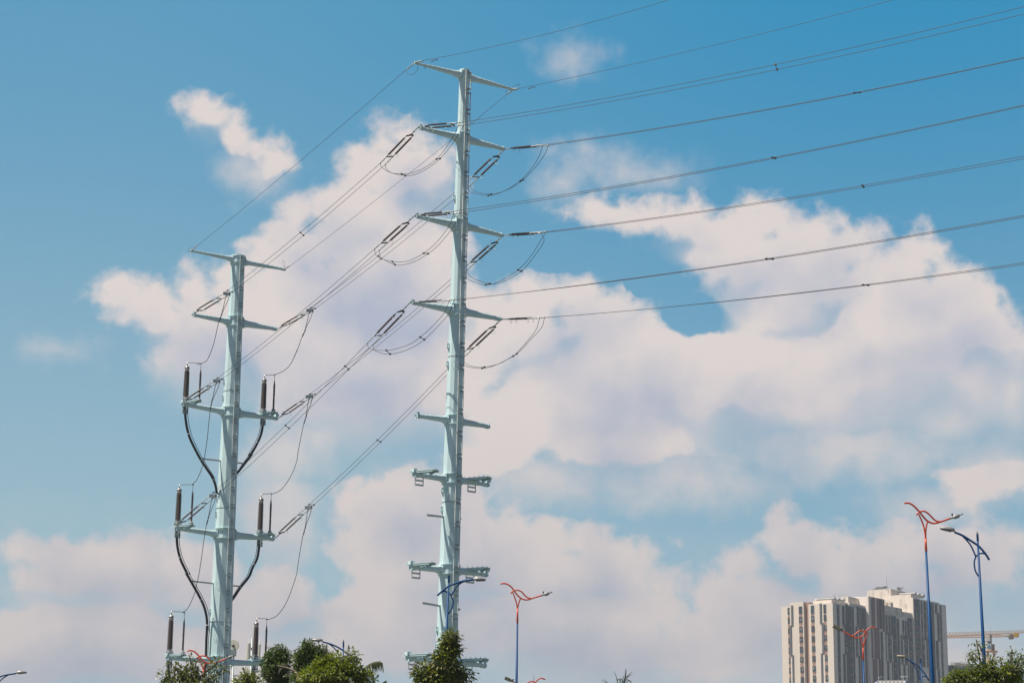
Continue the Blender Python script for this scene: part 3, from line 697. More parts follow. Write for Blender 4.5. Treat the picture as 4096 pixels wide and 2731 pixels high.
for key, t in TERM.items():
    A = P1.arms[t['arm']]; lv, sd_ = key; tip = A['tip']; w = f"{('top', 'middle', 'lowest')[lv - 1]} {sname[sd_]}"
    wh = f"left pole's {('third', 'fourth', 'lowest')[lv - 1]} crossarm, {sname[sd_]} side"
    base = on_plane(*t['b'], tip, AD); z0 = tip.z + A['hw'] + .14; base = V((base.x, base.y, z0))
    topz = on_plane(*t['t'], base, AD).z; H = topz - z0
    N = azv(LADAZ)
    tm = thing('cable_termination', base, f"fat dark ribbed bushing on the {wh}", 'cable bushing', 'cable bushings on the left pole')
    cyl = lambda s, a, b, r0, r1=None, n=14, sm=True: s.sweep([base + V((0, 0, a)), base + V((0, 0, b))], [r0, r1 or r0], n, True, sm)
    # ribbed porcelain: alternating sheds
    zb, zt = .30, H - .62; n = 26; pts, rr = [], []
    for i in range(n):
        for a_, r_ in ((0, .135), (.25, .19), (.5, .185), (.7, .14)):
            pts.append(base + V((0, 0, zb + (zt - zb) * (i + a_) / n))); rr.append(r_ * (1.06 - .12 * i / n))
    MB().sweep(pts, rr, 16, True, False).build('ribbed_body', 'rubberbrown', tm)
    s = MB(); cyl(s, zt, zt + .20, .145, .15); cyl(s, zt + .20, zt + .30, .17, .16); cyl(s, zt + .30, zt + .36, .12, .06); cyl(s, zt + .36, H, .03, .028, 8); s.build('top_cap', 'cap', tm)
    s = MB(); cyl(s, .0, .04, .24); cyl(s, .10, .14, .24, .24)
    for k in range(6): q = base + azv(60 * k) * .2; s.sweep([q - V((0, 0, .1)), q + V((0, 0, .16))], .022, 6)
    s.build('base_flange', 'bracket', tm); s = MB(); cyl(s, .14, .32, .20, .15); s.build('base_collar', 'cap', tm)
    s = MB(); zz = -2 * A['hw'] - .14
    q = base + V((0, 0, zz)); s.sweep([base - V((0, 0, .0)), q - V((0, 0, .55))], .085, 10)
    for sg in (-1, 1): s.bar(q + A_R * (.16 * sg + .02), q + A_R * (.16 * sg + .02) - V((0, 0, .50)), .05, .08)
    for k in (.28, .46): s.bar(q - A_R * .18 - V((0, 0, k)), q + A_R * .22 - V((0, 0, k)), .14, .07)
    s.build('cable_clamp_frame', 'bracket', tm)
    # surge arrester on the bracket
    ab = on_plane(*t['ab'], base, 118.0); ab.z = max(ab.z, z0 - .1)
    at_ = on_plane(*t['at'], ab, AD); at_ = V((ab.x, ab.y, at_.z))
    ar = thing('surge_arrester', ab, f"slim black ribbed rod on the {wh}", 'surge arrester', 'surge arresters on the left pole')
    H2 = at_.z - ab.z; up = V((0, 0, 1)); body = MB(); z1 = H2 - .62
    pts, rr = [], []
    for i in range(30):
        for a_, r_ in ((0, .052), (.3, .078), (.5, .074), (.75, .052)):
            if i == 13: r_ = .05
            pts.append(ab + up * (.12 + (z1 - .12) * (i + a_) / 30)); rr.append(r_)
    MB().sweep(pts, rr, 12, True, False).build('ribbed_body', 'rubber', ar)
    s = MB(); s.sweep([ab - up * .03, ab + up * .03], .14, 10); s.sweep([ab + up * .03, ab + up * .14], .075, 10)
    for k in range(4): q = ab + azv(90 * k + 45) * .12; s.sweep([q - up * .08, q + up * .1], .018, 5)
    s.build('base_flange', 'bracket', ar)
    s = MB(); s.sweep([ab + up * z1, ab + up * (z1 + .22)], [.05, .03], 8); s.sweep(smooth_path([ab + up * (z1 + .2), ab + up * (z1 + .42) - A_R * .01, at_ - V((0, 0, .05))]), .016, 6); s.ball(at_, .05, 8, 5); s.build('top_terminal', 'dark', ar)
    # jumper from the tension string down to the arrester head and on to the bushing
    pl, spc = p1az[key]; jt = base + V((0, 0, H - .02))
    P_, Q_ = V((pl.x, pl.y, 0)), V((jt.x, jt.y, 0))
    start = pl - V((0, 0, .14))
    mid = [on_plane2(*p, P_, Q_) for p in t['j']]
    j = thing('jumper_cable', start, f"dark wire hanging down to the bushing on the {wh}", 'jumper cable', 'droppers to the cable bushings')
    path = [start] + mid + [jt]
    k8 = min(range(len(path)), key=lambda i: (path[i] - at_).length + (100 if i < 5 else 0)); path[k8] = at_ + V((0, 0, .03))
    MB().sweep(smooth_path(path, 6), .021, 6).build('wire', 'wire', j)
    a = spc - V((0, 0, .05)); b = mid[0]
    MB().sweep(smooth_path([a, a.lerp(b, .3) + (a - start) * .28 - V((0, 0, .1)), a.lerp(b, .72) + (a - start) * .10, b, b + (mid[1] - mid[0]).normalized() * .25], 5), .021, 6).build('branch_wire', 'wire', j)
    s = MB(); dd = (mid[1] - mid[0]).normalized()
    for k in (-.1, .12, .3): s.sweep([b + dd * (k - .06), b + dd * (k + .06)], .045, 6)
    s.build('parallel_clamp', 'dark', j)
    # power cable from under the bushing into the shaft
    cpts = [on_plane(*p, tip, AD) for p in t['c']]
    cpts = [base + V((0, 0, zz - .35))] + cpts
    if key[1] == 0 and lv == 1: pass
    cb = thing('power_cable', cpts[0], f"thick black cable bending down from the {wh}", 'cable', 'power cables on the left pole')
    sp_ = smooth_path(cpts, 6)
    MB().sweep(sp_, .085, 10).build('sheath', 'cable', cb)
    n2 = int(len(sp_) * (.92 if lv > 1 else .85)); off = N * .02 + A_R * (.10 if sd_ == 0 else -.10)
    thin = [q + off * (1.15 + .8 * max(0, 4 * i / n2 * (1 - i / n2))) for i, q in enumerate(sp_[:n2])]
    MB().sweep(thin, .022, 5).build('earth_lead', 'cable', cb)
    s = MB()
    for i in range(8, len(sp_) - 4, 14): q = sp_[i]; d = (sp_[i + 1] - sp_[i - 1]).normalized(); s = MB(); s.sweep([q - d * .03, q + d * .03], .097, 8); s.build('cable_tie', 'galv', cb)

# ------------------------------------------------------------------ street lamps
def pxline(cr, pts, D, k=4): return smooth_path([at_y(*cr(p), D) for p in pts], k)
def lamp_pole(root, cr, axis, D, r0, r1, mat, name='pole', taper_to=0):
    """pole from its top point down to the ground, following the sighted axis"""
    a, b = at_y(*cr(axis[0]), D), at_y(*cr(axis[1]), D); d = (b - a) / (a.z - b.z); e = a + d * a.z
    return MB().sweep([a, a.lerp(e, .5), e], [r0, (r0 + r1) / 2, r1], 10).build(name, mat, root), a, e
def blue_lamp(cr, D, fin, low, main, brace, arc, head, label, u=1, mats=('lampw', 'lampg')):
    f_ = at_y(*cr(fin), D); l_ = at_y(*cr(low), D); dd = (l_ - f_) / (f_.z - l_.z); ft = f_ + dd * f_.z
    root = thing('street_lamp', ft, label, 'street lamp', 'blue street lamps')
    sc = D / 75
    MB().sweep([f_ + dd * .25, f_ + dd * 5, ft], [.034, .068, .11], 10).build('pole', 'blue', root)
    s = MB(); pts, rr = [], []
    for i in range(5):
        for a_, r_ in ((0, .034), (.1, .05), (.45, .05), (.55, .034), (.95, .034)): pts.append(f_ + dd * (.05 + (i + a_) * .055)); rr.append(r_)
    s.sweep(pts[::-1], rr[::-1], 10, True, False); s.build('finial', 'blue', root)
    MB().ball(f_ + V((0, 0, .0)), .034, 8, 5).build('finial_ball', 'tank', root)
    MB().sweep(pxline(cr, main, D), .040, 8).build('arm', 'blue', root)
    MB().sweep(pxline(cr, brace, D), .029, 7).build('brace', 'blue', root)
    if arc: MB().sweep(pxline(cr, arc, D), .029, 7).build('brace', 'blue', root)
    h0, h1 = at_y(*cr(head[0]), D), at_y(*cr(head[1]), D); L = (h1 - h0).length; d = (h1 - h0) / L; up = (V((0, 0, 1)) - d * d.z).normalized(); t = d.cross(up)
    s = MB(); rings = []
    for tt, w, top in ((0, .05, .04), (.06, .085, .085), (.25, .135, .105), (.5, .15, .10), (.75, .12, .065), (.93, .06, .03), (1, .015, .008)):
        c = h0 + d * (L * tt); i = len(s.v); rings.append(i); dn_ = .04 * (1 - tt * .6)
        for (x, y) in ((-1, -dn_), (-1, .1 * top), (-.75, .7 * top), (-.3, top), (.3, top), (.75, .7 * top), (1, .1 * top), (1, -dn_)): s.v.append(c + t * (w * x) + up * y)
    for a, b in zip(rings, rings[1:]):
        for j in range(7): s.f.append((a + j, a + j + 1, b + j + 1, b + j)); s.sm.append(True)
        s.f.append((a + 7, a, b, b + 7)); s.sm.append(False)
    s.f.append(tuple(rings[0] + j for j in range(8))); s.sm.append(False)
    hd = s.build('lamp_head', mats[0], root)
    s = MB(); rings = []
    for tt, w in ((.22, .10), (.35, .125), (.55, .13), (.75, .10), (.95, .03)):
        c = h0 + d * (L * tt); i = len(s.v); rings.append(i); q = -.04 * (1 - tt * .6)
        for (x, y) in ((-1, q + .01), (-.7, q - .035), (.7, q - .035), (1, q + .01)): s.v.append(c + t * (w * x) + up * y)
    for a, b in zip(rings, rings[1:]):
        for j in range(4): s.f.append((a + j, a + (j + 1) % 4, b + (j + 1) % 4, b + j)); s.sm.append(False)
    s.f.append(tuple(rings[0] + j for j in range(4))); s.f.append(tuple(rings[-1] + j for j in range(4))); s.sm += [False, False]
    s.build('lamp_glass', mats[1], hd)
    s = MB(); c = f_ + dd * (7.0 if D < 85 else 5.5); s.sweep([c, c + dd * .03], .085, 8); s.build('pole_clamp', 'blue', root)
    return root
k3 = cropper(3550, 1950, .2551); k1 = cropper(1600, 1980, .2764); k7 = cropper(1600, 2300, .2976); k2 = cropper(1050, 2450, .2338)
k4 = cropper(3400, 2580, .12755); k5 = cropper(0, 2500, .2976); k6 = cropper(3080, 2300, .3274); kE = cropper(1950, 2600, .12755)
I = lambda p: p
f7 = lambda p: ((p[0] * .2976) / .2764, (320 + p[1] * .2976) / .2764)
blue_lamp(k3, 75, (1408, 700), (1455, 1568), [(1595,1130),(1540,1040),(1430,915),(1290,820),(1180,750),(1050,695)], [(1170,750),(1250,830),(1320,930),(1385,1080)],
  [(1525,1035),(1480,1025),(1440,1035),(1400,1060),(1370,1120),(1360,1190),(1375,1290),(1410,1360),(1445,1400)], [(1052,672),(820,628)], 'nearest blue street lamp at far right, its head pointing left')
blue_lamp(k1, 78, (710, 1140), f7((625, 730)), [(540,1450),(600,1395),(690,1322),(780,1282),(880,1248),(960,1233),(1065,1222)], [f7((695,270)),(780,1380),(830,1310),(890,1262),(950,1238)],
  [(600,1395),(650,1388),(690,1403),(735,1440),f7((690,275)),f7((712,340)),f7((710,400)),f7((690,460)),f7((650,515))], [(1062,1214),(1247,1219)], 'blue street lamp in front of the right steel pole, head pointing right')
blue_lamp(k2, 100, (1385, 470), (1382, 860), [(1490,745),(1460,710),(1390,650),(1300,592),(1200,545),(1110,515),(1030,495)], [(1140,530),(1190,565),(1240,615),(1280,670),(1310,730)],
  [(1470,735),(1430,735),(1395,742),(1350,770),(1325,820)], [(1033,475),(828,458)], 'blue street lamp rising behind the leafy trees, head pointing left')
blue_lamp(k4, 122, (2210, 380), (2260, 1100), [(2480,1100),(2340,880),(2230,740),(2120,640),(2000,555),(1880,480),(1760,415)], [(1890,490),(1990,600),(2070,720),(2130,870),(2165,1050)],
  [(2400,985),(2340,965),(2280,970),(2215,1010),(2165,1080)], [(1755,372),(1452,322)], 'small dark blue street lamp before the apartment tower, weathered head pointing left', mats=('lampbg', 'dark'))
blue_lamp(k5, 102, (-190, 560), (-195, 900), [(-330,900),(-220,800),(-120,740),(0,688),(50,672),(120,658),(215,645)], [(120,660),(60,695),(0,745),(-60,830)], None, [(215,635),(364,628)],
  'street lamp head poking in at the bottom left corner')

def orange_lamp(cr, D, long_, second, yl, yr, fork, stem, axis_low, head, label, led=False, all_orange=False):
    st = at_y(*cr(stem), D); lw = at_y(*cr(axis_low), D); dd = (lw - st) / (st.z - lw.z); ft = st + dd * st.z
    root = thing('street_lamp', ft, label, 'street lamp', 'blue and orange street lamps')
    fk = at_y(*cr(fork), D)
    MB().sweep([st, st + dd * 5, ft], [.041, .076, .12], 10).build('pole', 'blue', root)
    MB().sweep([fk, st], [.040, .046], 10).build('stem', 'orange', root)
    for t in (.0, .22): q = st.lerp(fk, t); s = MB(); s.sweep([q, q + V((0, 0, .02))], .062, 8); s.build('stem_ring', 'orange', root)
    MB().sweep(pxline(cr, long_, D), .036, 8).build('arm', 'orange', root)
    MB().sweep(pxline(cr, second, D), .033, 8).build('arm', 'orange', root)
    MB().sweep(pxline(cr, yl + [fork], D), [.031] * (4 * len(yl)) + [.040], 8).build('fork_branch', 'orange', root)
    MB().sweep(pxline(cr, yr + [fork], D), [.031] * (4 * len(yr)) + [.040], 8).build('fork_branch', 'orange', root)
    h0, h1, h2 = [at_y(*cr(p), D) for p in head]; d = (h2 - h0).normalized(); up = (V((0, 0, 1)) - d * d.z).normalized(); t = d.cross(up)
    if led: up = (up + t * .75).normalized(); t = d.cross(up)
    s = MB(); s.sweep([h0 - d * .03, h0 + d * .12, h0.lerp(h1, .5), h1, h1 + d * .04], [.038, .05, .085, .08, .03], 8, ref=up, squash=1.0 if led else .8)
    hd = s.build('lamp_head', 'lampbg' if led else 'lampw', root)
    s = MB(); c = (h1 + h2) / 2; s.box(c, d * ((h2 - h1).length / 2), t * .13, up * .012); s.build('led_panel', 'lampbg' if led else 'lampw', hd)
    s = MB(); c = h0.lerp(h1, .35) + up * .09; s.sweep([c, c + up * .07], .035, 8); s.sweep([c - up * .05, c], .015, 6); s.build('photocell', 'dark', hd)
    return root
orange_lamp(k3, 80, [(262,243),(310,238),(370,255),(430,300),(490,365),(520,400),(560,450),(620,515),(680,548),(740,557),(800,545),(870,520),(985,480)],
  [(450,425),(475,400),(500,380),(540,368),(590,372),(640,405),(690,455),(740,505),(790,528),(850,530)], [(485,410),(520,480),(560,580),(585,690)], [(628,525),(610,600),(600,680)], (597,790), (605,988), (634,1568),
  [(988,480),(1115,438),(1183,410)], 'tall blue street lamp at right with orange curved top, nearest of its kind')
orange_lamp(k7, 96, [(1350,117),(1390,108),(1440,118),(1490,150),(1530,200),(1570,255),(1620,303),(1670,325),(1720,326),(1780,308),(1840,288),(1905,270)],
  [(1487,243),(1515,215),(1560,200),(1600,203),(1640,225),(1680,270),(1720,300),(1760,308)], [(1512,222),(1540,290),(1565,370)], [(1620,305),(1600,360)], (1580,440), (1578,634), (1566,1440),
  [(1905,268),(1995,243),(2047,222)], 'blue street lamp with orange curved top standing alone against clouds, head to the right')
orange_lamp(k6, 107, [(1300,650),(1250,632),(1210,645),(1175,680),(1150,720),(1100,755),(1050,762),(1000,745),(950,715),(890,680)],
  [(1195,715),(1160,685),(1120,672),(1080,685),(1040,720),(1000,742)], [(1190,710),(1165,770),(1148,840)], [(1110,760),(1125,810)], (1139,880), (1138,1030), (1148,1317),
  [(888,678),(850,655),(772,616)], 'blue street lamp with orange top in front of the apartment tower', True)
kEE = lambda p: (2181.3 + (3080 + p[0] * .3274 - 3505.6) * .943, 2716.4 + (2300 + p[1] * .3274 - 2512.8) * .943)
orange_lamp(kEE, 113, [(1300,650),(1250,632),(1210,645),(1175,680),(1150,720),(1100,755),(1050,762),(1000,745),(950,715),(890,680)],
  [(1195,715),(1160,685),(1120,672),(1080,685),(1040,720),(1000,742)], [(1190,710),(1165,770),(1148,840)], [(1110,760),(1125,810)], (1139,880), (1138,1030), (1130,1317),
  [(888,678),(850,655),(775,630)], 'orange curved lamp top just showing at the bottom edge', True)
kD = cropper(640, 2400, .2111)
orange_lamp(kD, 96, [(517,962),(560,948),(620,955),(680,990),(730,1040),(775,1095),(830,1150),(890,1185),(960,1192),(1030,1180),(1100,1155),(1180,1130),(1250,1103)],
  [(690,1100),(725,1070),(780,1050),(840,1053),(890,1075),(940,1120),(990,1160),(1030,1168)], [(722,1080),(760,1150),(790,1220)], [(870,1170),(845,1230)], (820,1310), (815,1540), (810,1800),
  [(1250,1100),(1340,1070),(1437,1046)], 'orange curved street lamp crossing in front of the left steel pole')

# ------------------------------------------------------------------ antennas behind the left pole
Y_ = 165
def ap(x, y, k=kD): return at_y(*k((x, y)), Y_)
kDD = cropper(600, 2250, .3068)
c = ap(1395, 855); n_ = (V((-.25, -1, -.05))).normalized()
ma = thing('dish_antenna', V((ap(1390, 1250).x, Y_, 0)), 'small round cream dish on a post right of the left pole', 'dish antenna')
post = V((ap(1388, 1250).x, Y_, 0)); MB().sweep([post, V((post.x, Y_, c.z - .3))], .06, 8).build('post', 'bracket', ma)
s = MB(); tt = n_.cross(V((0, 0, 1))).normalized(); s.sweep([c - n_ * .14, c - n_ * .05, c, c + n_ * .10], [.12, .36, .44, .44], 24, True, False, ref=V((0, 0, 1)))
ds = s.build('dish', 'panelant', ma); s = MB(); s.ball(c + n_ * .13, .12, 10, 6); s.build('feed', 'lampg', ds)
s = MB(); s.box(ap(1375, 985), (.28, 0, 0), (0, .2, 0), (0, 0, .2)); s.bar(ap(1375, 1000), ap(1385, 900), .12); s.build('radio_box', 'bracket', ma)
an = thing('panel_antenna_mast', V((ap(1690, 1200).x, Y_ + 1, 0)), 'cream panel antennas on poles behind the lowest right bushing', 'antenna mast')
b0 = V((at_y(*kDD((1328, 1100)), Y_ + 1).x, Y_ + 1, 0)); zt_ = at_y(*kDD((1328, 985)), Y_ + 1).z
MB().sweep([b0, V((b0.x, b0.y, zt_))], .07, 8).build('post', 'bracket', an)
for (x0, x1, y0, y1) in ((1264, 1306, 1048, 1262), (1412, 1437, 1062, 1240)):
    a, b = at_y(*kDD((x0, y0)), Y_ + .6), at_y(*kDD((x1, y1)), Y_ + .6)
    s = MB(); s.sweep([V(((a.x + b.x) / 2, a.y, b.z)), V(((a.x + b.x) / 2, a.y, a.z))], abs(b.x - a.x) / 2, 8, True, False, squash=.6); o = s.build('panel_antenna', 'panelant', an)
    s = MB(); m_ = V(((a.x + b.x) / 2, a.y + .15, 0))
    for t in (.25, .75): z = a.z + (b.z - a.z) * t; s.bar(V((m_.x, m_.y, z)), V((b0.x, b0.y, z)), .06)
    s.sweep([V((m_.x, m_.y, b.z - .3)), V((m_.x, m_.y, a.z + .35))], .035, 6); s.build('mounting_bracket', 'bracket', o)
for (x, y0, y1, lab) in ((685, 855, 1060, 'hair-thin whip antenna left of the left pole, above its lowest crossarm'),):
    a = ap(x, y0); s = MB(); s.sweep([V((a.x, Y_, 0)), V((a.x, Y_, a.z - 4)), a], [.06, .03, .008], 6); tag(s.build('whip_antenna', 'dark'), lab, 'antenna')
a = at_y(*kE((1455, 740)), 300); tag(MB().sweep([V((a.x, 300, 0)), V((a.x, 300, a.z - 1.2)), a], [.1, .05, .02], 6).build('lattice_mast', 'dark'), 'thin distant antenna spike at the bottom edge beside the orange lamp top', 'antenna')
bx = thing('equipment_cabinet', V((ap(600, 1300).x, Y_, 0)), 'grey equipment boxes on a post among leaves left of the left pole', 'cabinet')
for (x0, x1, y0, y1) in ((665, 725, 1245, 1400), (485, 510, 1285, 1400), (530, 570, 1270, 1400)):
    a, b = ap(x0, y0), ap(x1, y1); s = MB(); s.box((a + b) / 2, (abs(b.x - a.x) / 2, 0, 0), (0, .25, 0), (0, 0, abs(a.z - b.z) / 2)); s.build('cabinet', 'lampw', bx)
a = ap(480, 1400); b = ap(730, 1400); MB().bar(a - V((0, 0, .1)), b - V((0, 0, .1)), .12).build('beam', 'galv', bx)
m_ = (a + b) / 2; MB().sweep([V((m_.x, m_.y, 0)), m_ - V((0, 0, .1))], .09, 8).build('post', 'galv', bx)

# ------------------------------------------------------------------ apartment tower
O = at_y(*k6((765, 335)), 640); O = V((O.x, O.y, 0))
HU, HV = 41.0, -54.5; EU, EV = azv(HU), azv(HV)
NR = V((EU.y, -EU.x, 0)); NR = NR if NR.y < 0 else -NR      # outward normal of the shaded long side
NL = V((EV.y, -EV.x, 0)); NL = NL if NL.y < 0 else -NL      # outward normal of the sunlit end
def fr(x, y, v=0): P = on_plane(*k6((x, y)), O + EV * v, HU); return ((P - O - EV * v).dot(EU), P.z)
kL = cropper(3120, 2380, .2239)
def fl(x, y, u=0, k=kL): P = on_plane(*k((x, y)), O + EU * u, HV); return ((P - O - EU * u).dot(EV), P.z)
apt = thing('apartment_building', O, 'tall cream apartment tower with dark vertical window stripes at lower right', 'building')
def blk(name, u0, u1, v0, v1, z0, z1, mat, parent, extra=0):
    s = MB(); c = [O + EU * u + EV * v for u, v in ((u0, v0), (u1, v0), (u1, v1), (u0, v1))]
    b = [V((q.x, q.y, z0)) for q in c]; t = [V((q.x, q.y, z1)) for q in c]
    s.poly(b[::-1]); s.poly(t)
    for i in range(4): j = (i + 1) % 4; s.poly([b[i], b[j], t[j], t[i]])
    return s.build(name, mat, parent)
uA, zA = fr(1190, 410)[0], fr(800, 340)[1]
uS0, uS1 = fr(1178, 600)[0], fr(1372, 600)[0]
uB1 = fr(1750, 700)[0]; uC1 = fr(2070, 700)[0]; uD1 = fr(2160, 700)[0]
vw3 = fl(515, 600)[0]; vw2 = fl(440, 600)[0]; vw1 = fl(195, 600)[0]; vw0 = fl(30, 600)[0]
zS, zB, zC, zD = fr(1250, 272)[1], fr(1500, 470)[1], fr(1900, 305)[1], fr(2110, 358)[1]
W3 = blk('wall', 0, uA, 0, vw3, 0, zA, 'wall', apt)
rc = blk('recess_wall', .6, uA, vw3, vw2, 0, fl(470, 120)[1], 'brown', apt)
W2 = blk('wall', -.4, uA, vw2, vw1, 0, fl(300, 125)[1], 'wall', apt)
W1 = blk('wall', 0, uA, vw1, vw0, 0, fl(100, 198)[1], 'wall', apt)
uSm = uA
SL = blk('stair_tower', uS0, uS1, -.9, 9, 0, zS, 'wallshade', apt)
B_ = blk('wall', uA + .01, uB1, 0, vw2, 0, zB, 'wall', apt)
C_ = blk('tower_wing', uB1, uC1, -.3, vw1, 0, zC, 'wallr', apt)
D_ = blk('tower_wing', uC1, uD1, 0, vw2, 0, zD, 'wallr', apt)
# thin sheets repeat the cream render on the long side, lightened against its shade
s = MB()
def plate(u0, u1, z0, z1, out, mat, name, parent, th=.12, v=0, side='R'):
    s = MB()
    if side == 'R': c = O + EU * ((u0 + u1) / 2) + EV * v + NR * (out) + V((0, 0, (z0 + z1) / 2)); s.box(c, EU * (abs(u1 - u0) / 2), NR * th, (0, 0, abs(z1 - z0) / 2))
    else: c = O + EV * ((u0 + u1) / 2) + EU * v + NL * out + V((0, 0, (z0 + z1) / 2)); s.box(c, EV * (abs(u1 - u0) / 2), NL * th, (0, 0, abs(z1 - z0) / 2))
    return s.build(name, mat, parent) if name else s
plate(.4, uA - .1, 0, zA - .6, 0.02, 'wallshade', 'shade_toned_facade', apt, .1)
plate(uS1 + .1, uB1 - .1, 0, zB - .5, 0.02, 'wallshade', 'shade_toned_facade', apt, .1)
plate(uB1 + .3, uC1 - .1, 0, zC - .8, 0.32, 'wallshade', 'shade_toned_facade', apt, .1)
plate(uC1 + .1, uD1 - .1, 0, zD - .5, 0.02, 'wallshade', 'shade_toned_facade', apt, .1)
rnd = random.Random(5)
def wcol(x0, x1, y0, y1, kind, out, parent, yref=None):
    yr = (y0 + min(y1, 1317)) / 2
    u0, u1 = fr(x0, yr)[0], fr(x1, yr)[0]; z1 = fr((x0 + x1) / 2, y0)[1]; z0 = fr((x0 + x1) / 2, y1)[1] if y1 < 1317 else 3
    s = MB(); w = (u1 - u0); um = (u0 + u1) / 2
    c = lambda u, z, o_: O + EU * u + NR * (out + o_) + V((0, 0, z))
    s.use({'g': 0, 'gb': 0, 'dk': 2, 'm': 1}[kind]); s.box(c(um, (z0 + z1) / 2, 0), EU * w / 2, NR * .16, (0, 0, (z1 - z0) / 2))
    zlow = max(z0, 30)
    if kind in ('g', 'gb'):
        z = z1 - .4; i = 0
        while z > zlow:
            s.use(1 if rnd.random() < .75 else 2); s.box(c(um, z - 2.45, .04), EU * (w / 2 - .03), NR * .16, (0, 0, .42))
            s.use(3); s.box(c(um, z - 1.95, .04), EU * (w / 2), NR * .17, (0, 0, .05)); s.box(c(um + w * .08 * rnd.choice((-1, 1)), z - 1, .04), EU * .06, NR * .165, (0, 0, .95))
            if kind == 'gb':                      # balcony bays: a dark sheet painting the recess's shade beside glazed panels
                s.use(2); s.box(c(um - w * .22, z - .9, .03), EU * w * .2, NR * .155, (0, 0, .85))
                s.use(4 if rnd.random() < .6 else 0); s.box(c(um + w * .24, z - 1.0, .05), EU * w * .2, NR * .155, (0, 0, .9))
                if rnd.random() < .35: s.use(5); s.box(c(um - w * .15, z - 1.3, .09), EU * w * .14, NR * .13, (0, 0, .3))
            elif rnd.random() < .3: s.use(5 if rnd.random() < .35 else 4); s.box(c(um + w * .1, z - 1.0, .05), EU * w * .25, NR * .155, (0, 0, .7))
            z -= 3.0
    o = s.build('window_column', ('glass', 'mauve', 'dkpan', 'frame', 'glassb', 'curtain'), parent)
E = 1317
for r_ in [(822,850,365,E,'g'),(877,903,378,595,'g'),(906,934,600,960,'g'),(893,918,962,E,'g'),(927,958,355,E,'dk'),(962,1000,385,E,'gb'),(1010,1026,390,E,'g'),(1056,1084,385,622,'g'),(1096,1112,395,640,'g'),(1120,1146,400,640,'g'),(1045,1068,627,985,'g'),(1088,1122,632,985,'g'),(1152,1176,405,E,'gb'),(1080,1100,987,E,'g'),(1112,1126,987,E,'g')]: wcol(*r_[:5], .12, apt)
for r_ in [(1207,1243,272,640,'m'),(1275,1302,282,655,'m'),(1311,1328,290,655,'g'),(1342,1362,300,690,'m'),(1246,1302,652,1018,'m'),(1325,1342,690,1025,'g'),(1226,1274,1022,E,'m'),(1300,1322,1025,E,'m'),(1334,1350,1030,E,'g'),(1208,1222,655,1010,'m')]: wcol(*r_[:5], 1.05, apt)
for r_ in [(1378,1390,480,E,'g'),(1410,1428,482,690,'g'),(1445,1460,487,695,'g'),(1472,1492,490,700,'g'),(1500,1545,500,E,'gb'),(1397,1418,692,1040,'g'),(1440,1480,702,1052,'g'),(1557,1580,530,E,'g'),(1612,1632,545,722,'g'),(1645,1660,555,730,'g'),(1672,1692,535,735,'g'),(1697,1742,525,E,'gb'),(1597,1618,727,1075,'g'),(1640,1680,737,1087,'g'),(1430,1450,1055,E,'g'),(1490,1498,1060,E,'g'),(1628,1648,1090,E,'g'),(1684,1694,1095,E,'g')]: wcol(*r_[:5], .12, apt)
for r_ in [(1762,1826,300,E,'gb'),(1833,1850,322,760,'g'),(1866,1895,328,765,'g'),(1918,1932,332,E,'g'),(1842,1876,768,1110,'g'),(1900,1912,776,1120,'g'),(1960,1996,340,E,'dk'),(2000,2026,352,450,'g'),(2030,2056,460,800,'g'),(2018,2044,803,1145,'g'),(2038,2062,1150,E,'g')]: wcol(*r_[:5], .42, apt)
for r_ in [(2080,2102,372,E,'g')]: wcol(*r_[:5], .12, apt)
# sunlit end: windows one by one, brown spandrels, stepped dark strips
def win(x0, x1, y0, y1, parent, first=False, off=0):
    v0, z1 = fl(x0, y0); v1, z0 = fl(x1, y1); va, vb = min(v0, v1), max(v0, v1)
    s = MB(); w = vb - va; h = z1 - z0; o_ = .06 + off
    c = lambda v, z, q: O + EV * v + NL * q + V((0, 0, z))
    for sg in (va, vb): s.box(c(sg, (z0 + z1) / 2, o_), EV * .06, NL * .1, (0, 0, h / 2 + .06))
    for z in (z0, z1, z0 + h * .32): s.box(c((va + vb) / 2, z, o_), EV * (w / 2 - .06), NL * .095, (0, 0, .06))
    s.box(c((va + vb) / 2, z0 + h * .66, o_), EV * .05, NL * .09, (0, 0, h * .32))
    o = s.build('window', 'frame', parent)
    s = MB(); s.use(0 if rnd.random() < .6 else 1); s.box(c((va + vb) / 2, (z0 + z1) / 2, o_ - .06), EV * (w / 2), NL * .08, (0, 0, h / 2))
    if rnd.random() < .55: s.use(2); s.box(c(va + w * rnd.uniform(.3, .7), z0 + h * rnd.uniform(.5, .7), o_ - .03), EV * w * .2, NL * .06, (0, 0, h * rnd.uniform(.12, .28)))
    s.build('pane', ('glass', 'glassb', 'curtain'), o)
for (x0, x1, ys, par, xd, off) in ((140,180,[(225,340),(405,505),(585,685),(765,860),(938,1035),(1115,1212),(1295,1390),(1472,1568)], W1, .026, 0), (350,404,[(205,325),(387,490),(567,660),(745,845),(922,1025),(1105,1197),(1282,1380),(1460,1558)], W2, .028, .4),
        (555,607,[(185,320),(370,470),(550,650),(730,830),(905,1000),(1085,1180),(1265,1362),(1442,1540)], W3, .03, 0), (780,822,[(168,312),(352,452),(532,630),(710,808),(892,988),(1068,1168),(1250,1348),(1430,1528)], W3, .03, 0)):
    for i, (y0, y1) in enumerate(ys):
        d_ = xd * (y0 - 200); win(x0 + d_, x1 + d_, y0, y1, par, off=off)
        if i + 1 < len(ys):
            v0, z1 = fl(x0 + d_, y1 + (26 if i == 0 else 6)); v1, z0 = fl(x1 + d_, ys[i + 1][0] - 4)
            plate(min(v0, v1), max(v0, v1), z0, z1, .04 + off, 'brown', 'spandrel', par, .06, side='L')
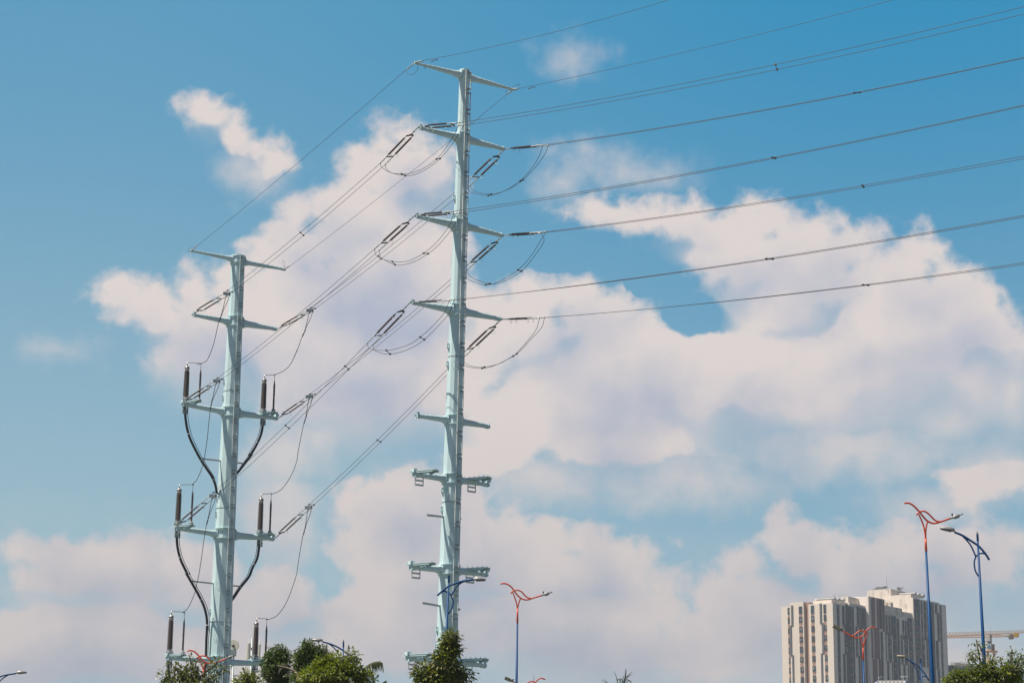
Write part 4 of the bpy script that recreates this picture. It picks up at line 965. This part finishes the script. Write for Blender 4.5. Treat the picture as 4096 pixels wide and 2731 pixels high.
for (x0, x1, y0, y1, off) in ((214,245,182,540,.4),(191,224,540,1078,.4),(236,262,1068,1568,.4),(714,747,142,500,0),(754,790,492,1030,0),(739,768,1035,1568,0)):
    v0, z1 = fl(x0, y0); v1, z0 = fl(x1, y1); v0, v1 = fl(x0, (y0 + y1) / 2)[0], fl(x1, (y0 + y1) / 2)[0]
    plate(min(v0, v1), max(v0, v1), z0 if y1 < 1560 else 3, z1, .1 + off, 'dkpan', 'dark_strip', apt, .12, side='L')
# roofs, parapets and penthouses
def par(u0, u1, v0, v1, z, h=.9): return blk('parapet', u0, u1, v0, v1, z, z + h, 'wallr', apt)
rb = blk('penthouse', 2.0, uA * .55, 1.5, vw3 * .95, zA, fr(735, 292, 1.5)[1], 'wallr', apt)
blk('penthouse', uA * .30, uA * .72, 1.2, 7, zA, fr(900, 335, 1.2)[1], 'wallr', apt)
blk('penthouse', uA * .66, uS0, 2.5, 14, zA, fr(1100, 285, 2.5)[1], 'wallr', apt)
blk('parapet', uA * .5, uA * .98, .3, .7, zA, zA + 1.0, 'wallr', apt); blk('parapet', .02, uA * .5, .3, .7, zA, zA + .45, 'wallr', apt)
blk('parapet', uS1 + .3, uB1 - 6, .25, .6, zB, zB + 2.3, 'wallr', apt); blk('parapet', uB1 - 6.01, uB1, .25, .6, zB, zB + 1.4, 'wallr', apt)
vc = lambda x, y: fl(x, y, uB1, k6)[0]
blk('penthouse', uB1 + 1, uC1 - 1.5, vc(1455, 250), vc(1168, 250), zC, fl(1300, 172, uB1, k6)[1], 'wallr', apt)
blk('penthouse', uB1 + .01, uB1 + 5, .4, vc(1460, 250), zC, fl(1560, 240, uB1, k6)[1], 'wallr', apt)
win_v, win_z = fl(1473, 333, uB1, k6), fl(1502, 382, uB1, k6)
plate(min(win_v[0], win_z[0]), max(win_v[0], win_z[0]), win_z[1], win_v[1], .05, 'glass', 'window', C_, .06, v=uB1, side='L')
dv0, dv1 = fl(1413, 340, uB1, k6), fl(1445, 400, uB1, k6); plate(min(dv0[0], dv1[0]), max(dv0[0], dv1[0]), dv1[1], dv0[1], .05, 'brown', 'door', C_, .05, v=uB1, side='L')
s = MB(); q = lambda u, z: O + EU * u + EV * .35 + V((0, 0, z)); zz = zB + 2.3
for k in range(8): u = uS1 + .6 + k * .9; s.bar(q(u, zz), q(u, zz + 1.1), .05)
s.bar(q(uS1 + .6, zz + 1.1), q(uS1 + .6 + 6.3, zz + 1.1), .06); s.bar(q(uS1 + .6, zz + .6), q(uS1 + .6 + 6.3, zz + .6), .04); s.build('roof_railing', 'galv', apt)
# rooftop things
def tank(x, y, v, rpx, L, label, k=k6, frame=True, Pn=None, grp='steel water tanks on the roof'):
    P = on_plane(*k((x, y)), O + EV * v, HU) if Pn is None else Pn
    r = rpx * .3274 * (P - CAM).dot(F) / FP
    t = thing('water_tank', V((P.x, P.y, P.z - r * 1.15)), label, 'water tank', grp)
    a, b = P, P + EV * L
    s = MB(); pts = [a + EV * (.15 + i * (L - .3) / 24) for i in range(25)]; s.sweep(pts, [r * (1 if i % 2 else .975) for i in range(25)], 20, False, True); s.build('drum', 'tank', t)
    s = MB(); s.sweep([a - EV * .12, a, a + EV * .16], [r * .55, r * .9, r * .99], 20); s.build('end_cap', 'tankend', t); s = MB(); s.sweep([b - EV * .16, b, b + EV * .12], [r * .99, r * .9, r * .55], 20); s.build('end_cap', 'tankend', t)
    for t_ in (.15, .85): s = MB(); c = a + EV * L * t_ - V((0, 0, r)); s.box(c, EV * .1, EU * r * .8, (0, 0, r * .22)); s.build('saddle', 'bracket', t)
    s = MB(); s.sweep([a + EV * L * .3 + V((0, 0, r * .95)), a + EV * L * .3 + V((0, 0, r * 1.18))], r * .2, 10); s.build('hatch', 'tank', t)
    return t, r, P
n3 = ('nearest', 'middle', 'right')
for i, (x, y, v, rp) in enumerate(((798, 288, 2.2, 23), (852, 296, 2.2, 21), (910, 302, 2.2, 20))):
    t, r, P = tank(x, y, v, rp, (6.2, 5, 5)[i], f"{('left', 'middle', 'right')[i]} of three steel water tanks on the lower left roof of the tower")
for i, (x, y, v, rp) in enumerate(((1783, 225, 2, 24), (1832, 238, 2, 24), (1884, 250, 2, 25))):
    tank(x, y, v, rp, (6.5, 5, 5)[i], f"{('left', 'middle', 'right')[i]} of three steel water tanks on the highest right roof of the tower")
def frame_thing(x, y, v, label, k=k6):
    P = on_plane(*k((x, y)), O + EV * v, HU); t = MB()
    t.bar(P, P + V((0, 0, 1.6)), .06); t.bar(P + EU * 1.0, P + EU * 1.0 + V((0, 0, 1.6)), .06); t.bar(P + V((0, 0, 1.6)), P + EU * 1.0 + V((0, 0, 1.6)), .06); t.bar(P + V((0, 0, .9)), P + EU * 1.0 + V((0, 0, .9)), .04)
    tag(t.build('pipe_frame', 'bracket'), label, 'pipe frame', 'pipe frames by the roof tanks')
for i, (x, y) in enumerate(((780, 290), (838, 300), (902, 308))): frame_thing(x, y, 1.9, f"{('left', 'middle', 'right')[i]} of three thin pipe frames beside the lower left roof tanks")
def heater(x, y, v, L, label, k=k6):
    P = fl(x, y, uB1 + 1, k); c = O + EU * (uB1 + 2) + EV * P[0] + V((0, 0, P[1]))
    t = thing('solar_water_heater', c, label, 'solar heater', 'solar heaters on the top roof')
    s = MB(); s.box(c + V((0, 0, .35)), EV * L / 2, (EU * .8 + V((0, 0, .28))), NL * .02 + V((0, 0, .05))); s.build('collector', 'dkpan', t)
    s = MB(); s.sweep([c + EU * .5 + V((0, 0, .75)) - EV * L * .4, c + EU * .5 + V((0, 0, .75)) + EV * L * .4], .28, 12); s.build('drum', 'tank', t)
    s = MB()
    for sg in (-.4, 0, .4): s.bar(c + EV * L * sg - EU * .5, c + EV * L * sg + EU * .8 + V((0, 0, .8)), .05); s.bar(c + EV * L * sg + EU * .8, c + EV * L * sg + EU * .8 + V((0, 0, 1.3)), .05)
    s.bar(c - EV * L * .45 + EU * .8 + V((0, 0, 1.3)), c + EV * L * .45 + EU * .8 + V((0, 0, 1.3)), .05); s.bar(c - EV * L * .45 - EU * .5, c + EV * L * .45 - EU * .5, .06); s.build('support_frame', 'galv', t)
heater(1330, 168, 0, 4.4, 'long solar water heater on the left of the tower top roof')
P = on_plane(*k6((1575, 172)), O + EV * 9, HU); q = P
t = thing('solar_water_heater', P, 'small tilted solar heater on the right of the tower top roof', 'solar heater', 'solar heaters on the top roof')
s = MB(); s.box(P + EU * .8 + V((0, 0, .3)), EV * .9, EU * .6 + V((0, 0, .5)), NR * .04 - V((0, 0, .05))); s.build('collector', 'dkpan', t)
s = MB(); s.sweep([P - EU * .8 + V((0, 0, .3)), P + EU * .1 + V((0, 0, .3))], .4, 12); s.build('drum', 'tank', t)
s = MB(); s.bar(P - V((0, 0, .9)), P + V((0, 0, 1.0)), .07); s.bar(P + EU * 1.2 - V((0, 0, .9)), P + EU * 1.2 + V((0, 0, .7)), .06); s.bar(P - EU * .9 - V((0, 0, .1)), P + EU * 1.4 - V((0, 0, .1)), .07); s.build('support_frame', 'galv', t)
P = on_plane(*k6((1428, 150)), O + EV * 9, HU); T_ = on_plane(*k6((1425, 0)), O + EV * 9, HU)
s = MB(); T_ = V((P.x, P.y, T_.z)); s.sweep([P - V((0, 0, 1)), P.lerp(T_, .6), T_], [.09, .06, .03], 6)
for k in range(7): c = P.lerp(T_, (k + .5) / 7); s.sweep([c, c + V((0, 0, .12))], .11, 6)
tag(s.build('roof_mast', 'bracket'), 'thin spiky mast standing on the highest roof of the apartment tower', 'mast')
# nearer steel tank on a flat roof just under the frame
Pn = at_y(*k4((1760, 1230)), 190)
t, r, P = tank(0, 0, 0, 1, 1, '', Pn=Pn) if False else (None, 150 * .12755 * 190 / FP, Pn)
dirn = azv(-75); t = thing('water_tank', V((P.x, P.y, P.z - r * 1.1)), 'big ribbed steel tank peeping over the bottom edge before the apartment tower', 'water tank')
L = 2.6
s = MB(); pts = [P + dirn * (.1 + i * (L - .2) / 28) for i in range(29)]; s.sweep(pts, [r * (1, .985, .965, .985)[i % 4] for i in range(29)], 24, False, True); s.build('drum', 'tank', t)
s = MB(); s.sweep([P - dirn * .22, P - dirn * .12, P + dirn * .02, P + dirn * .11], [r * .3, r * .75, r * .97, r * .985], 24); s.build('end_cap', 'tankend', t)
s = MB(); s.sweep([P + dirn * (L - .1), P + dirn * (L + .2)], [r * .985, r * .5], 24); s.build('end_cap', 'tankend', t)
s = MB(); a = P + dirn * .2 + V((0, 0, r * .9)); s.sweep(smooth_path([a, a + V((0, 0, .28)), a + dirn * .3 + V((0, 0, .32)), a - azv(-75) * .5 + V((0, 0, .36))], 3), .018, 5)
a2 = P + dirn * (L - .2); s.sweep([a2 + V((0, 0, 0)), a2 + V((0, 0, r + .25)), a2 + V((.55, 0, r + .3))], .018, 5); s.build('pipe', 'galv', t)
for t_ in (.2, .8): s = MB(); c = P + dirn * L * t_ - V((0, 0, r)); s.box(c, dirn * .06, azv(15) * r * .8, (0, 0, r * .2)); s.build('saddle', 'bracket', t)
zr_ = P.z - r * 1.2
s = MB(); c = P + azv(10) * 1.2 + azv(-80) * 1.3; s.box(V((c.x, c.y, (zr_ - .15) / 2)), (2.6, 0, 0), (0, 2, 0), (0, 0, (zr_ - .15) / 2)); hb = s.build('wall', 'wallr')
hb.name = 'house'; tag(hb, 'flat-roofed rendered house just below the frame carrying the big steel tank', 'house')

# ------------------------------------------------------------------ cranes and the netted building
kC = cropper(3780, 2480, .16008)
def truss(s, A0, A1, B0, B1, n, w, dep, rr=.12):
    """three-chord truss: top chord A, bottom chords B in front and behind"""
    q = V((0, dep, 0)); s.bar(A0, A1, rr); s.bar(B0, B1, rr); s.bar(B0 + q, B1 + q, rr)
    for i in range(n):
        t0, t1, tm_ = i / n, (i + 1) / n, (i + .5) / n
        a = A0.lerp(A1, tm_)
        for o in (V((0, 0, 0)), q):
            s.bar(B0.lerp(B1, t0) + o, a, w); s.bar(a, B0.lerp(B1, t1) + o, w)
        s.bar(B0.lerp(B1, t0), B0.lerp(B1, t0) + q, w)
def cp(x, y, Y): return at_y(*kC((x, y)), Y)
Yc = 745; cr2 = thing('tower_crane', V((cp(3300, 200, Yc).x, Yc, 0)), 'distant orange crane jib crossing the right edge behind the other crane', 'crane', 'tower cranes')
s = MB(); truss(s, cp(-900, 340, Yc), cp(3300, 205, Yc), cp(-900, 452, Yc), cp(3300, 230, Yc), 52, .085, 1.3, .11); s.build('jib', 'crane', cr2)
s = MB(); mx_ = V((cp(3300, 230, Yc).x, Yc, 0)); h_ = cp(3300, 230, Yc).z
for dx, dy in ((-.9, -.9), (.9, -.9), (.9, .9), (-.9, .9)): s.bar(mx_ + V((dx, dy, 0)), mx_ + V((dx, dy, h_)), .22)
for i in range(30):
    z0, z1 = h_ * i / 30, h_ * (i + 1) / 30
    for (a, b) in (((-.9, -.9), (.9, -.9)), ((.9, -.9), (.9, .9)), ((.9, .9), (-.9, .9)), ((-.9, .9), (-.9, -.9))): s.bar(mx_ + V((*a, z0)), mx_ + V((*b, z1)), .12)
s.build('mast', 'crane', cr2)
Yc = 715; c0 = cp(1150, 760, Yc); cr1 = thing('tower_crane', V((c0.x, Yc, 0)), 'orange tower crane with white cab panel bearing a blue emblem', 'crane', 'tower cranes')
s = MB(); truss(s, cp(-900, 395, Yc), cp(1100, 350, Yc), cp(-900, 445, Yc), cp(1100, 415, Yc), 24, .08, 1.2, .11); s.build('jib', 'crane', cr1)
s = MB(); truss(s, cp(1100, 350, Yc), cp(1560, 362, Yc), cp(1100, 410, Yc), cp(1560, 398, Yc), 8, .08, 1.2, .12); s.bar(cp(1560, 398, Yc), cp(1850, 392, Yc), .3); s.bar(cp(1560, 398, Yc + 1.2), cp(1850, 392, Yc + 1.2), .3); s.build('counter_jib', 'crane', cr1)
def cbx(x0, y0, x1, y1, Y, d, name, mat, parent):
    a, b = cp(x0, y0, Y), cp(x1, y1, Y); s = MB(); s.box((a + b) / 2 + V((0, d / 2, 0)), (abs(b.x - a.x) / 2, 0, 0), (0, d / 2, 0), (0, 0, abs(a.z - b.z) / 2)); return s.build(name, mat, parent)
cbx(1508, 342, 1588, 390, Yc - .3, 1.8, 'winch_box', 'white', cr1)
cbx(1728, 318, 1852, 408, Yc - .4, 2.0, 'machinery_box', 'yellow', cr1)
for k, (x0, x1) in enumerate(((1615, 1650), (1653, 1688), (1691, 1722))): cbx(x0, 338, x1, 458, Yc - .2, 1.7, 'counterweight', 'cw', cr1)
cbx(1080, 520, 1170, 600, Yc - .2, 1.6, 'slewing_ring', 'craned', cr1); cbx(1020, 425, 1110, 515, Yc - .4, 1.2, 'operator_cab', 'white', cr1)
s = MB(); s.bar(cp(1130, 520, Yc), cp(1130, 340, Yc), .3); s.bar(cp(1165, 520, Yc), cp(1155, 350, Yc), .25); s.bar(cp(1130, 340, Yc), cp(1128, 150, Yc), .05); s.build('top_post', 'craned', cr1)
wp = cbx(1042, 575, 1158, 762, Yc - 1.4, .3, 'banner_panel', 'white', cr1)
s = MB(); ec = cp(1098, 648, Yc - 1.43); m_ = .16008 * Yc / FP
for (dx, dy, r_) in ((6, -25, 17), (-22, 18, 17), (28, 24, 17)): s.ring(ec + V((dx * m_, 0, -dy * m_)), (0, 1, 0), r_ * m_, 6.5 * m_, 18, 6)
s.bar(ec + V((-20 * m_, 0, 0)), ec + V((16 * m_, 0, 12 * m_)), 9 * m_); s.build('emblem', 'emblem', wp)
cbx(1160, 590, 1248, 778, Yc - .9, 2.2, 'netting_panel', 'craned', cr1)
s = MB(); hb_ = cp(1150, 775, Yc).z; mx_ = V((cp(1150, 900, Yc).x, Yc, 0)); r_ = 1.05
s.box(V((mx_.x, Yc, hb_)), (r_ * 1.9, 0, 0), (0, r_ * 1.7, 0), (0, 0, .15))
for dx, dy in ((-1, -1), (1, -1), (1, 1), (-1, 1)): s.bar(mx_ + V((dx * r_, dy * r_, 0)), mx_ + V((dx * r_, dy * r_, hb_)), .24); s.bar(mx_ + V((dx * r_, dy * r_, hb_ - 1.5)), mx_ + V((dx * r_ * 1.8, dy * r_ * 1.6, hb_ - .1)), .18)
for i in range(34):
    z0, z1 = hb_ * i / 34, hb_ * (i + 1) / 34
    for (a, b) in (((-1, -1), (1, -1)), ((1, -1), (1, 1)), ((1, 1), (-1, 1)), ((-1, 1), (-1, -1))): s.bar(mx_ + V((a[0] * r_, a[1] * r_, z0 if i % 2 else z1)), mx_ + V((b[0] * r_, b[1] * r_, z1 if i % 2 else z0)), .13)
s.build('mast', 'crane', cr1)
nb = thing('building_under_construction', V((cp(300, 1100, 700).x, 700, 0)), 'low distant building wrapped in dark blue netting beside the tower', 'building')
def nbx(x0, x1, y0, Y, d, name, mat, z0=0):
    a, b = cp(x0, y0, Y), cp(x1, y0, Y); s = MB(); s.box(V(((a.x + b.x) / 2, Y + d / 2, (a.z + z0) / 2)), (abs(b.x - a.x) / 2, 0, 0), (0, d / 2, 0), (0, 0, (a.z - z0) / 2)); return s.build(name, mat, nb)
nbx(20, 385, 1118, 700, 12, 'netted_wall', 'net'); nbx(386, 900, 1135, 703, 12, 'netted_wall', 'net'); zt_ = cp(300, 1118, 700).z
nbx(245, 385, 1050, 704, 6, 'concrete_core', 'bare', zt_); nbx(386, 700, 1072, 706, 5, 'concrete_core', 'bare', zt_ - .2)
s = MB(); rnd = random.Random(9)
for k in range(26): a = cp(rnd.uniform(95, 636), rnd.uniform(1020, 1060), 701 + rnd.random() * 5); s.bar(V((a.x, a.y, zt_ - .5)), a, .07)
for yy in (1045, 1075, 1100): s.bar(cp(90, yy + 20, 701), cp(640, yy, 702), .06)
s.build('scaffold', 'bare', nb)
for yy in (1150, 1185): MB().bar(cp(22, yy, 699.9), cp(385, yy - 12, 699.9), .12).build('ledger', 'bare', nb)

# ------------------------------------------------------------------ trees
def leaf(s, c, d, n_, L, w):
    t = d.cross(n_)
    if t.length < 1e-3: return
    t.normalize(); u = t.cross(d).normalized(); m_ = c + d * (L * .45); tip_ = c + d * L - u * (L * .12); i = len(s.v)
    s.v += [c, m_ + t * w + u * (w * .35), tip_, m_ - t * w + u * (w * .35), m_]
    s.f += [(i, i + 4, i + 1), (i + 4, i + 2, i + 1), (i, i + 3, i + 4), (i + 3, i + 2, i + 4)]; s.sm += [False] * 4
def tree(name, label, cr, D, blobs, nleaf, L, mats, wts, trunk_px, seed, group=None, dep=.85, fill=1.0, cat='tree', trunk_r=.12, crr=None):
    rng = random.Random(seed); B = []
    for b in blobs:
        x, y, rx, ry = b[:4]; dens = b[4] if len(b) > 4 else 1
        c = at_y(*cr((x, y)), D); e = at_y(*cr((x + rx, y)), D); f_ = at_y(*cr((x, y - ry)), D)
        a_, h_ = (e - c).length, (f_ - c).length; c = c + V((0, rng.uniform(-.5, .5) * a_, 0))
        B.append((c, a_, max(a_, h_) * dep if a_ > .2 else a_, h_, dens))
    base = at_y(*cr(trunk_px), D); root = thing(name, V((base.x, D, 0)), label, cat, group)
    s = MB(); wsum = [b[1] * b[3] * b[4] for b in B]; tot = sum(wsum)
    for (c, ax_, ay_, az2, dens), wgt in zip(B, wsum):
        n = max(6, int(nleaf * wgt / tot)); ncl = max(3, int(n / 9)); k = 0
        for j in range(ncl):
            th = rng.uniform(0, 2 * math.pi); ph = math.asin(rng.uniform(-1, 1)); rr = rng.uniform(.35, 1.0) ** .5 * rng.uniform(.82, 1.02)
            o = V((math.cos(th) * math.cos(ph), math.sin(th) * math.cos(ph), math.sin(ph)))
            cc = c + V((o.x * ax_, o.y * ay_, o.z * az2)) * rr
            mi = rng.choices(range(len(mats)), wts)[0]
            if rng.random() < .10: cc = c + (cc - c) * rng.uniform(1.1, 1.3)
            for q in range(9):
                if rng.random() > .93: mi2 = rng.randrange(len(mats))
                else: mi2 = mi
                s.use(mi2)
                off = V((rng.gauss(0, 1), rng.gauss(0, 1), rng.gauss(0, .8))) * (L * .62)
                d = (o * .5 + off.normalized() * .9 + V((0, 0, -.55 + .5 * rng.random()))).normalized()
                nn = (V((rng.gauss(0, .6), rng.gauss(0, .6), 1)) + o * .4).normalized()
                l_ = L * rng.uniform(.65, 1.15); leaf(s, cc + off, d, nn, l_, l_ * rng.uniform(.19, .27))
    s.use(0)
    crown = s.build('crown', tuple(mats), root)
    z_top = max(b[0].z for b in B); top = V((base.x, D, base.z))
    s = MB(); gr = V((base.x + rng.uniform(-.2, .2), D, 0))
    s.sweep([gr, gr.lerp(top, .5) + V((rng.uniform(-.1, .1), 0, 0)), top], [trunk_r * 1.5, trunk_r, trunk_r * .55], 8); tr = s.build('trunk', 'bark', root)
    s = MB()
    for (c, ax_, ay_, az2, dens) in B:
        st = gr.lerp(top, min(1, max(.35, (c.z - .9 * abs(c.x - base.x) - .5) / max(.1, top.z)))) if c.z < top.z + .5 else top
        m_ = st.lerp(c, .5) + V((rng.uniform(-.1, .1), rng.uniform(-.1, .1), .12 * (c - st).length * rng.uniform(-.3, 1)))
        s.sweep(smooth_path([st, m_, c + V((0, 0, az2 * .3))], 4), [trunk_r * .3 * (1 - i / 9) + .008 for i in range(9)], 5)
        for k in range(3): e_ = c + V((rng.uniform(-1, 1) * ax_, rng.uniform(-1, 1) * ay_, rng.uniform(-.6, 1) * az2)) * .85; s.sweep(smooth_path([m_.lerp(c, .6), (c + e_) / 2 + V((0, 0, .03)), e_], 3), [.012, .011, .010, .009, .008, .007, .006][:7], 4)
    s.build('branches', 'twig', root)
    return root
tree('tree', 'pointed dark tree covering the foot of the right steel pole', k7, 58,
  [(680,830,60,80),(665,900,78,90),(700,960,70,80),(745,1000,32,70),(620,1060,115,85),(560,1130,85,95),(640,1200,125,105),(385,1195,68,45,.8),(260,1300,75,65),(330,1380,130,90),(500,1330,150,110),(640,1350,150,120),(740,1270,70,90),(790,1380,70,100,.7),(890,1330,66,50,.8),(840,1440,60,50,.6),(550,1560,340,150,.8),(560,1800,300,200,.5)],
  9500, .125, ['leafo', 'leafd', 'leafy'], (5, 3, 1.6), (640, 1500), 3, 'street trees')
tree('tree', 'rounded dark tree touching the left pole\'s lowest right crossarm', k2, 68,
  [(290,660,125,85),(250,760,175,115),(390,760,105,110),(120,850,110,115),(300,880,200,120),(200,1020,240,140),(350,1080,190,150,.8),(250,1300,300,200,.5)],
  7500, .10, ['leafd', 'leafm'], (3, 2), (260, 1300), 4, 'street trees')
tree('tree', 'taller dark tree with two pointed tops under the lamp head', k2, 66,
  [(790,565,75,65),(780,490,22,40,.5),(740,640,105,85),(700,740,135,110),(650,840,105,100),(820,800,160,140),(1010,640,75,65),(960,740,140,110),(780,920,200,120),(640,950,90,80),(1150,800,60,70),(760,1100,260,150),(760,1350,280,200,.5)],
  10500, .10, ['leafd', 'leafm'], (3, 2), (780, 1300), 5, 'street trees')
tree('tree', 'bright yellow-green tree in front of the dark ones', k2, 54,
  [(1060,860,110,80),(1130,930,170,115),(1250,830,60,130,.7),(1010,970,160,120),(1280,1010,200,140),(1450,900,115,90),(1500,740,50,70,.6),(1600,750,48,80,.55),(1560,1000,120,100),(1680,1060,110,85,.8),(1100,1100,400,150),(850,1080,200,120),(1810,1120,70,60,.6),(1200,1350,500,200,.5)],
  10500, .105, ['leafm', 'leafy', 'leafo'], (3, 3, 1.2), (1200, 1300), 6, 'street trees')
tree('tree', 'sparse pale-leaved tree before the foot of the left pole', kD, 46,
  [(100,1430,70,75,.7),(255,1255,90,50,.5),(320,1330,60,60,.5),(400,1420,110,110),(560,1350,110,90,.9),(560,1490,170,110),(720,1290,40,50,.4),(740,1500,110,70,.7),(980,1265,70,50,.5),(950,1420,90,100,.7),(1120,1180,90,36,.5),(1240,1265,40,28,.5),(560,1085,50,40,.12),(180,1550,140,70,.7),(1060,1500,60,70,.4),(500,1700,500,160,.5)],
  2300, .092, ['leafg', 'leafo', 'leafm'], (4, 2, 1), (560, 1650), 7, 'street trees', trunk_r=.055)
tree('tree', 'small olive bush right of the left steel pole at the bottom', kDD, 60,
  [(1265,1450,55,45,.7),(1200,1530,100,55),(1310,1500,70,60),(1330,1590,160,70),(1180,1640,130,80)], 2200, .095, ['leafo', 'leafy', 'leafm'], (3, 1, 1), (1240, 1640), 8, 'street trees')
tree('tree', 'wide yellow-green tree with loose sprays at the bottom right corner', kC, 44,
  [(640,900,110,80,.28),(780,880,100,80,.3),(870,640,60,80,.08),(780,540,40,50,.05),(1160,1020,120,70,.4),(1000,1230,280,120),(650,1260,110,80,.8),(330,1390,180,100),(100,1480,110,90),(700,1450,480,150),(1390,950,60,50,.35),(1690,940,90,100,.35),(1665,775,40,36,.2),(1930,910,60,80,.4),(1850,1140,160,130,.65),(1480,1280,200,160),(1100,1450,400,150),(1700,1450,300,150),(1000,1750,900,200,.5)],
  12500, .070, ['leafm', 'leafy', 'leafg', 'leafd'], (3, 3, 2, 1), (1300, 1700), 11, 'street trees', trunk_r=.06)
# bare limb across the gap of the dark trees
s = MB()
b0 = pxline(k2, [(640,1110),(560,1010),(450,950),(320,915),(240,890)], 64); s.sweep(b0, [.05 - .04 * i / len(b0) for i in range(len(b0))], 6)
for pts in ([(450,950),(400,900),(330,870)], [(320,915),(290,980),(280,1050)], [(500,970),(470,1040),(450,1110)], [(380,930),(330,950),(290,1000)], [(560,1010),(520,930),(540,900)]): s.sweep(pxline(k2, pts, 64), .012, 5)
tag(s.build('dead_branch', 'twig'), 'bare brown limb reaching left between the two dark trees', 'branch')
# palms
def frond(s, pts, D, k, n, L, drop, cr, seed=1):
    rng = random.Random(seed); rib = pxline(cr, pts, D, 6); s.sweep(rib, [.022 * (1 - .8 * i / len(rib)) for i in range(len(rib))], 5)
    for i in range(n):
        t = .12 + .86 * i / n; j = t * (len(rib) - 1); a = rib[int(j)].lerp(rib[min(len(rib) - 1, int(j) + 1)], j % 1); d = (rib[min(len(rib) - 1, int(j) + 1)] - rib[int(j)]).normalized()
        for sg in (-1, 1):
            l_ = L * (1 - .45 * t) * rng.uniform(.8, 1.1); side = V((0, sg, 0)) * .35
            p1 = a + (d * .35 + side + V((0, 0, -.2))) * l_ * .4; p2 = p1 + (d * .2 + side * .3 + V((0, 0, -drop))) * l_ * .6
            w = .016; q = d * w
            s.poly([a - q, a + q, p1 + q * 1.3, p1 - q * 1.3]); s.poly([p1 - q * 1.3, p1 + q * 1.3, p2])
def palm(label, cr, D, fronds, base_px, seed):
    b = at_y(*cr(base_px), D); r_ = thing('palm_tree', V((b.x, D, 0)), label, 'palm', 'palms at the bottom edge')
    MB().sweep([V((b.x, D, 0)), V((b.x + .1, D, b.z * .5)), b], [.17, .13, .11], 10).build('trunk', 'bark', r_)
    for i, (pts, n, L, dr, mt_) in enumerate(fronds): s = MB(); frond(s, [base_px] + pts, D, 0, n, L, dr, cr, seed + i); s.build('frond', mt_, r_)
palm('palm with one long drooping frond right of the bright green tree', k2, 62,
  [([(1560,1150),(1640,1060),(1720,960),(1830,875),(1920,838),(2030,826)], 26, .95, .9, 'palm'), ([(1640,1120),(1740,1020),(1830,985),(1880,1010),(1915,1120)], 20, .8, .9, 'palm'), ([(1700,1230),(1850,1200),(1930,1110),(1985,1040)], 12, .5, .6, 'palm'), ([(1750,1300),(1950,1250),(2060,1190),(2110,1155)], 12, .5, .7, 'palm'),
   ([(1400,1250),(1250,1280),(1150,1350)], 16, .8, .9, 'palm'), ([(1480,1350),(1400,1500)], 12, .8, .9, 'palm')], (1500, 1250), 31)
kP = cropper(2200, 2500, .3401)
def blade_palm(label, cr, D, blades, base_px):
    b = at_y(*cr(base_px), D); r_ = thing('palm_tree', V((b.x, D, 0)), label, 'palm', 'palms at the bottom edge')
    MB().sweep([V((b.x, D, 0)), V((b.x - .05, D, b.z * .5)), b], [.16, .12, .10], 10).build('trunk', 'bark', r_)
    for pts, w in blades:
        s = MB(); L = pxline(cr, [base_px] + pts, D, 4); n = len(L)
        for i in range(n - 1):
            w0, w1 = .42 * w * math.sin(math.pi * min(.98, .15 + .85 * i / n)), .42 * w * math.sin(math.pi * min(.99, .15 + .85 * (i + 1) / n))
            d = (L[i + 1] - L[i]).normalized(); x = V((d.z, .3, -d.x)).normalized(); s.poly([L[i] - x * w0, L[i] + x * w0, L[i + 1] + x * w1, L[i + 1] - x * w1])
        s.build('leaf_blade', 'palm' if w > .02 else 'palmdry', r_)
blade_palm('spiky palm tips just above the bottom edge right of centre', kP, 70,
  [([(880,620),(888,500)], .03), ([(890,600),(897,510)], .03), ([(900,620),(935,580),(972,538)], .025), ([(890,640),(930,600),(990,566)], .018), ([(870,640),(905,600),(950,545)], .018), ([(800,680),(775,590),(745,530)], .03),
   ([(830,650),(800,630),(790,690)], .04), ([(850,640),(825,630),(815,690)], .04), ([(880,650),(920,640),(960,670),(972,700)], .03), ([(860,620),(865,600),(880,640)], .02), ([(900,670),(935,650),(950,690)], .03), ([(840,680),(700,690),(640,655),(598,642)], .035), ([(800,700),(690,680),(650,640),(608,612)], .02),
   ([(850,700),(760,720),(700,760)], .04), ([(880,700),(960,730),(1010,790)], .04)], (860, 740))

# ------------------------------------------------------------------ summer haze
s = MB(); s.box((0, 1600, 54), (2700, 0, 0), (0, 2300, 0), (0, 0, 55.2))
hm = bpy.data.materials.new('haze_air'); hm.use_nodes = True; t = hm.node_tree; t.nodes.clear()
pv = t.nodes.new('ShaderNodeVolumePrincipled'); pv.inputs['Color'].default_value = (.80, .88, .97, 1); pv.inputs['Density'].default_value = .00020; pv.inputs['Anisotropy'].default_value = 0
om = t.nodes.new('ShaderNodeOutputMaterial'); t.links.new(pv.outputs[0], om.inputs['Volume'])
M['haze'] = hm; hz = s.build('haze', 'haze'); hz['kind'] = 'stuff'
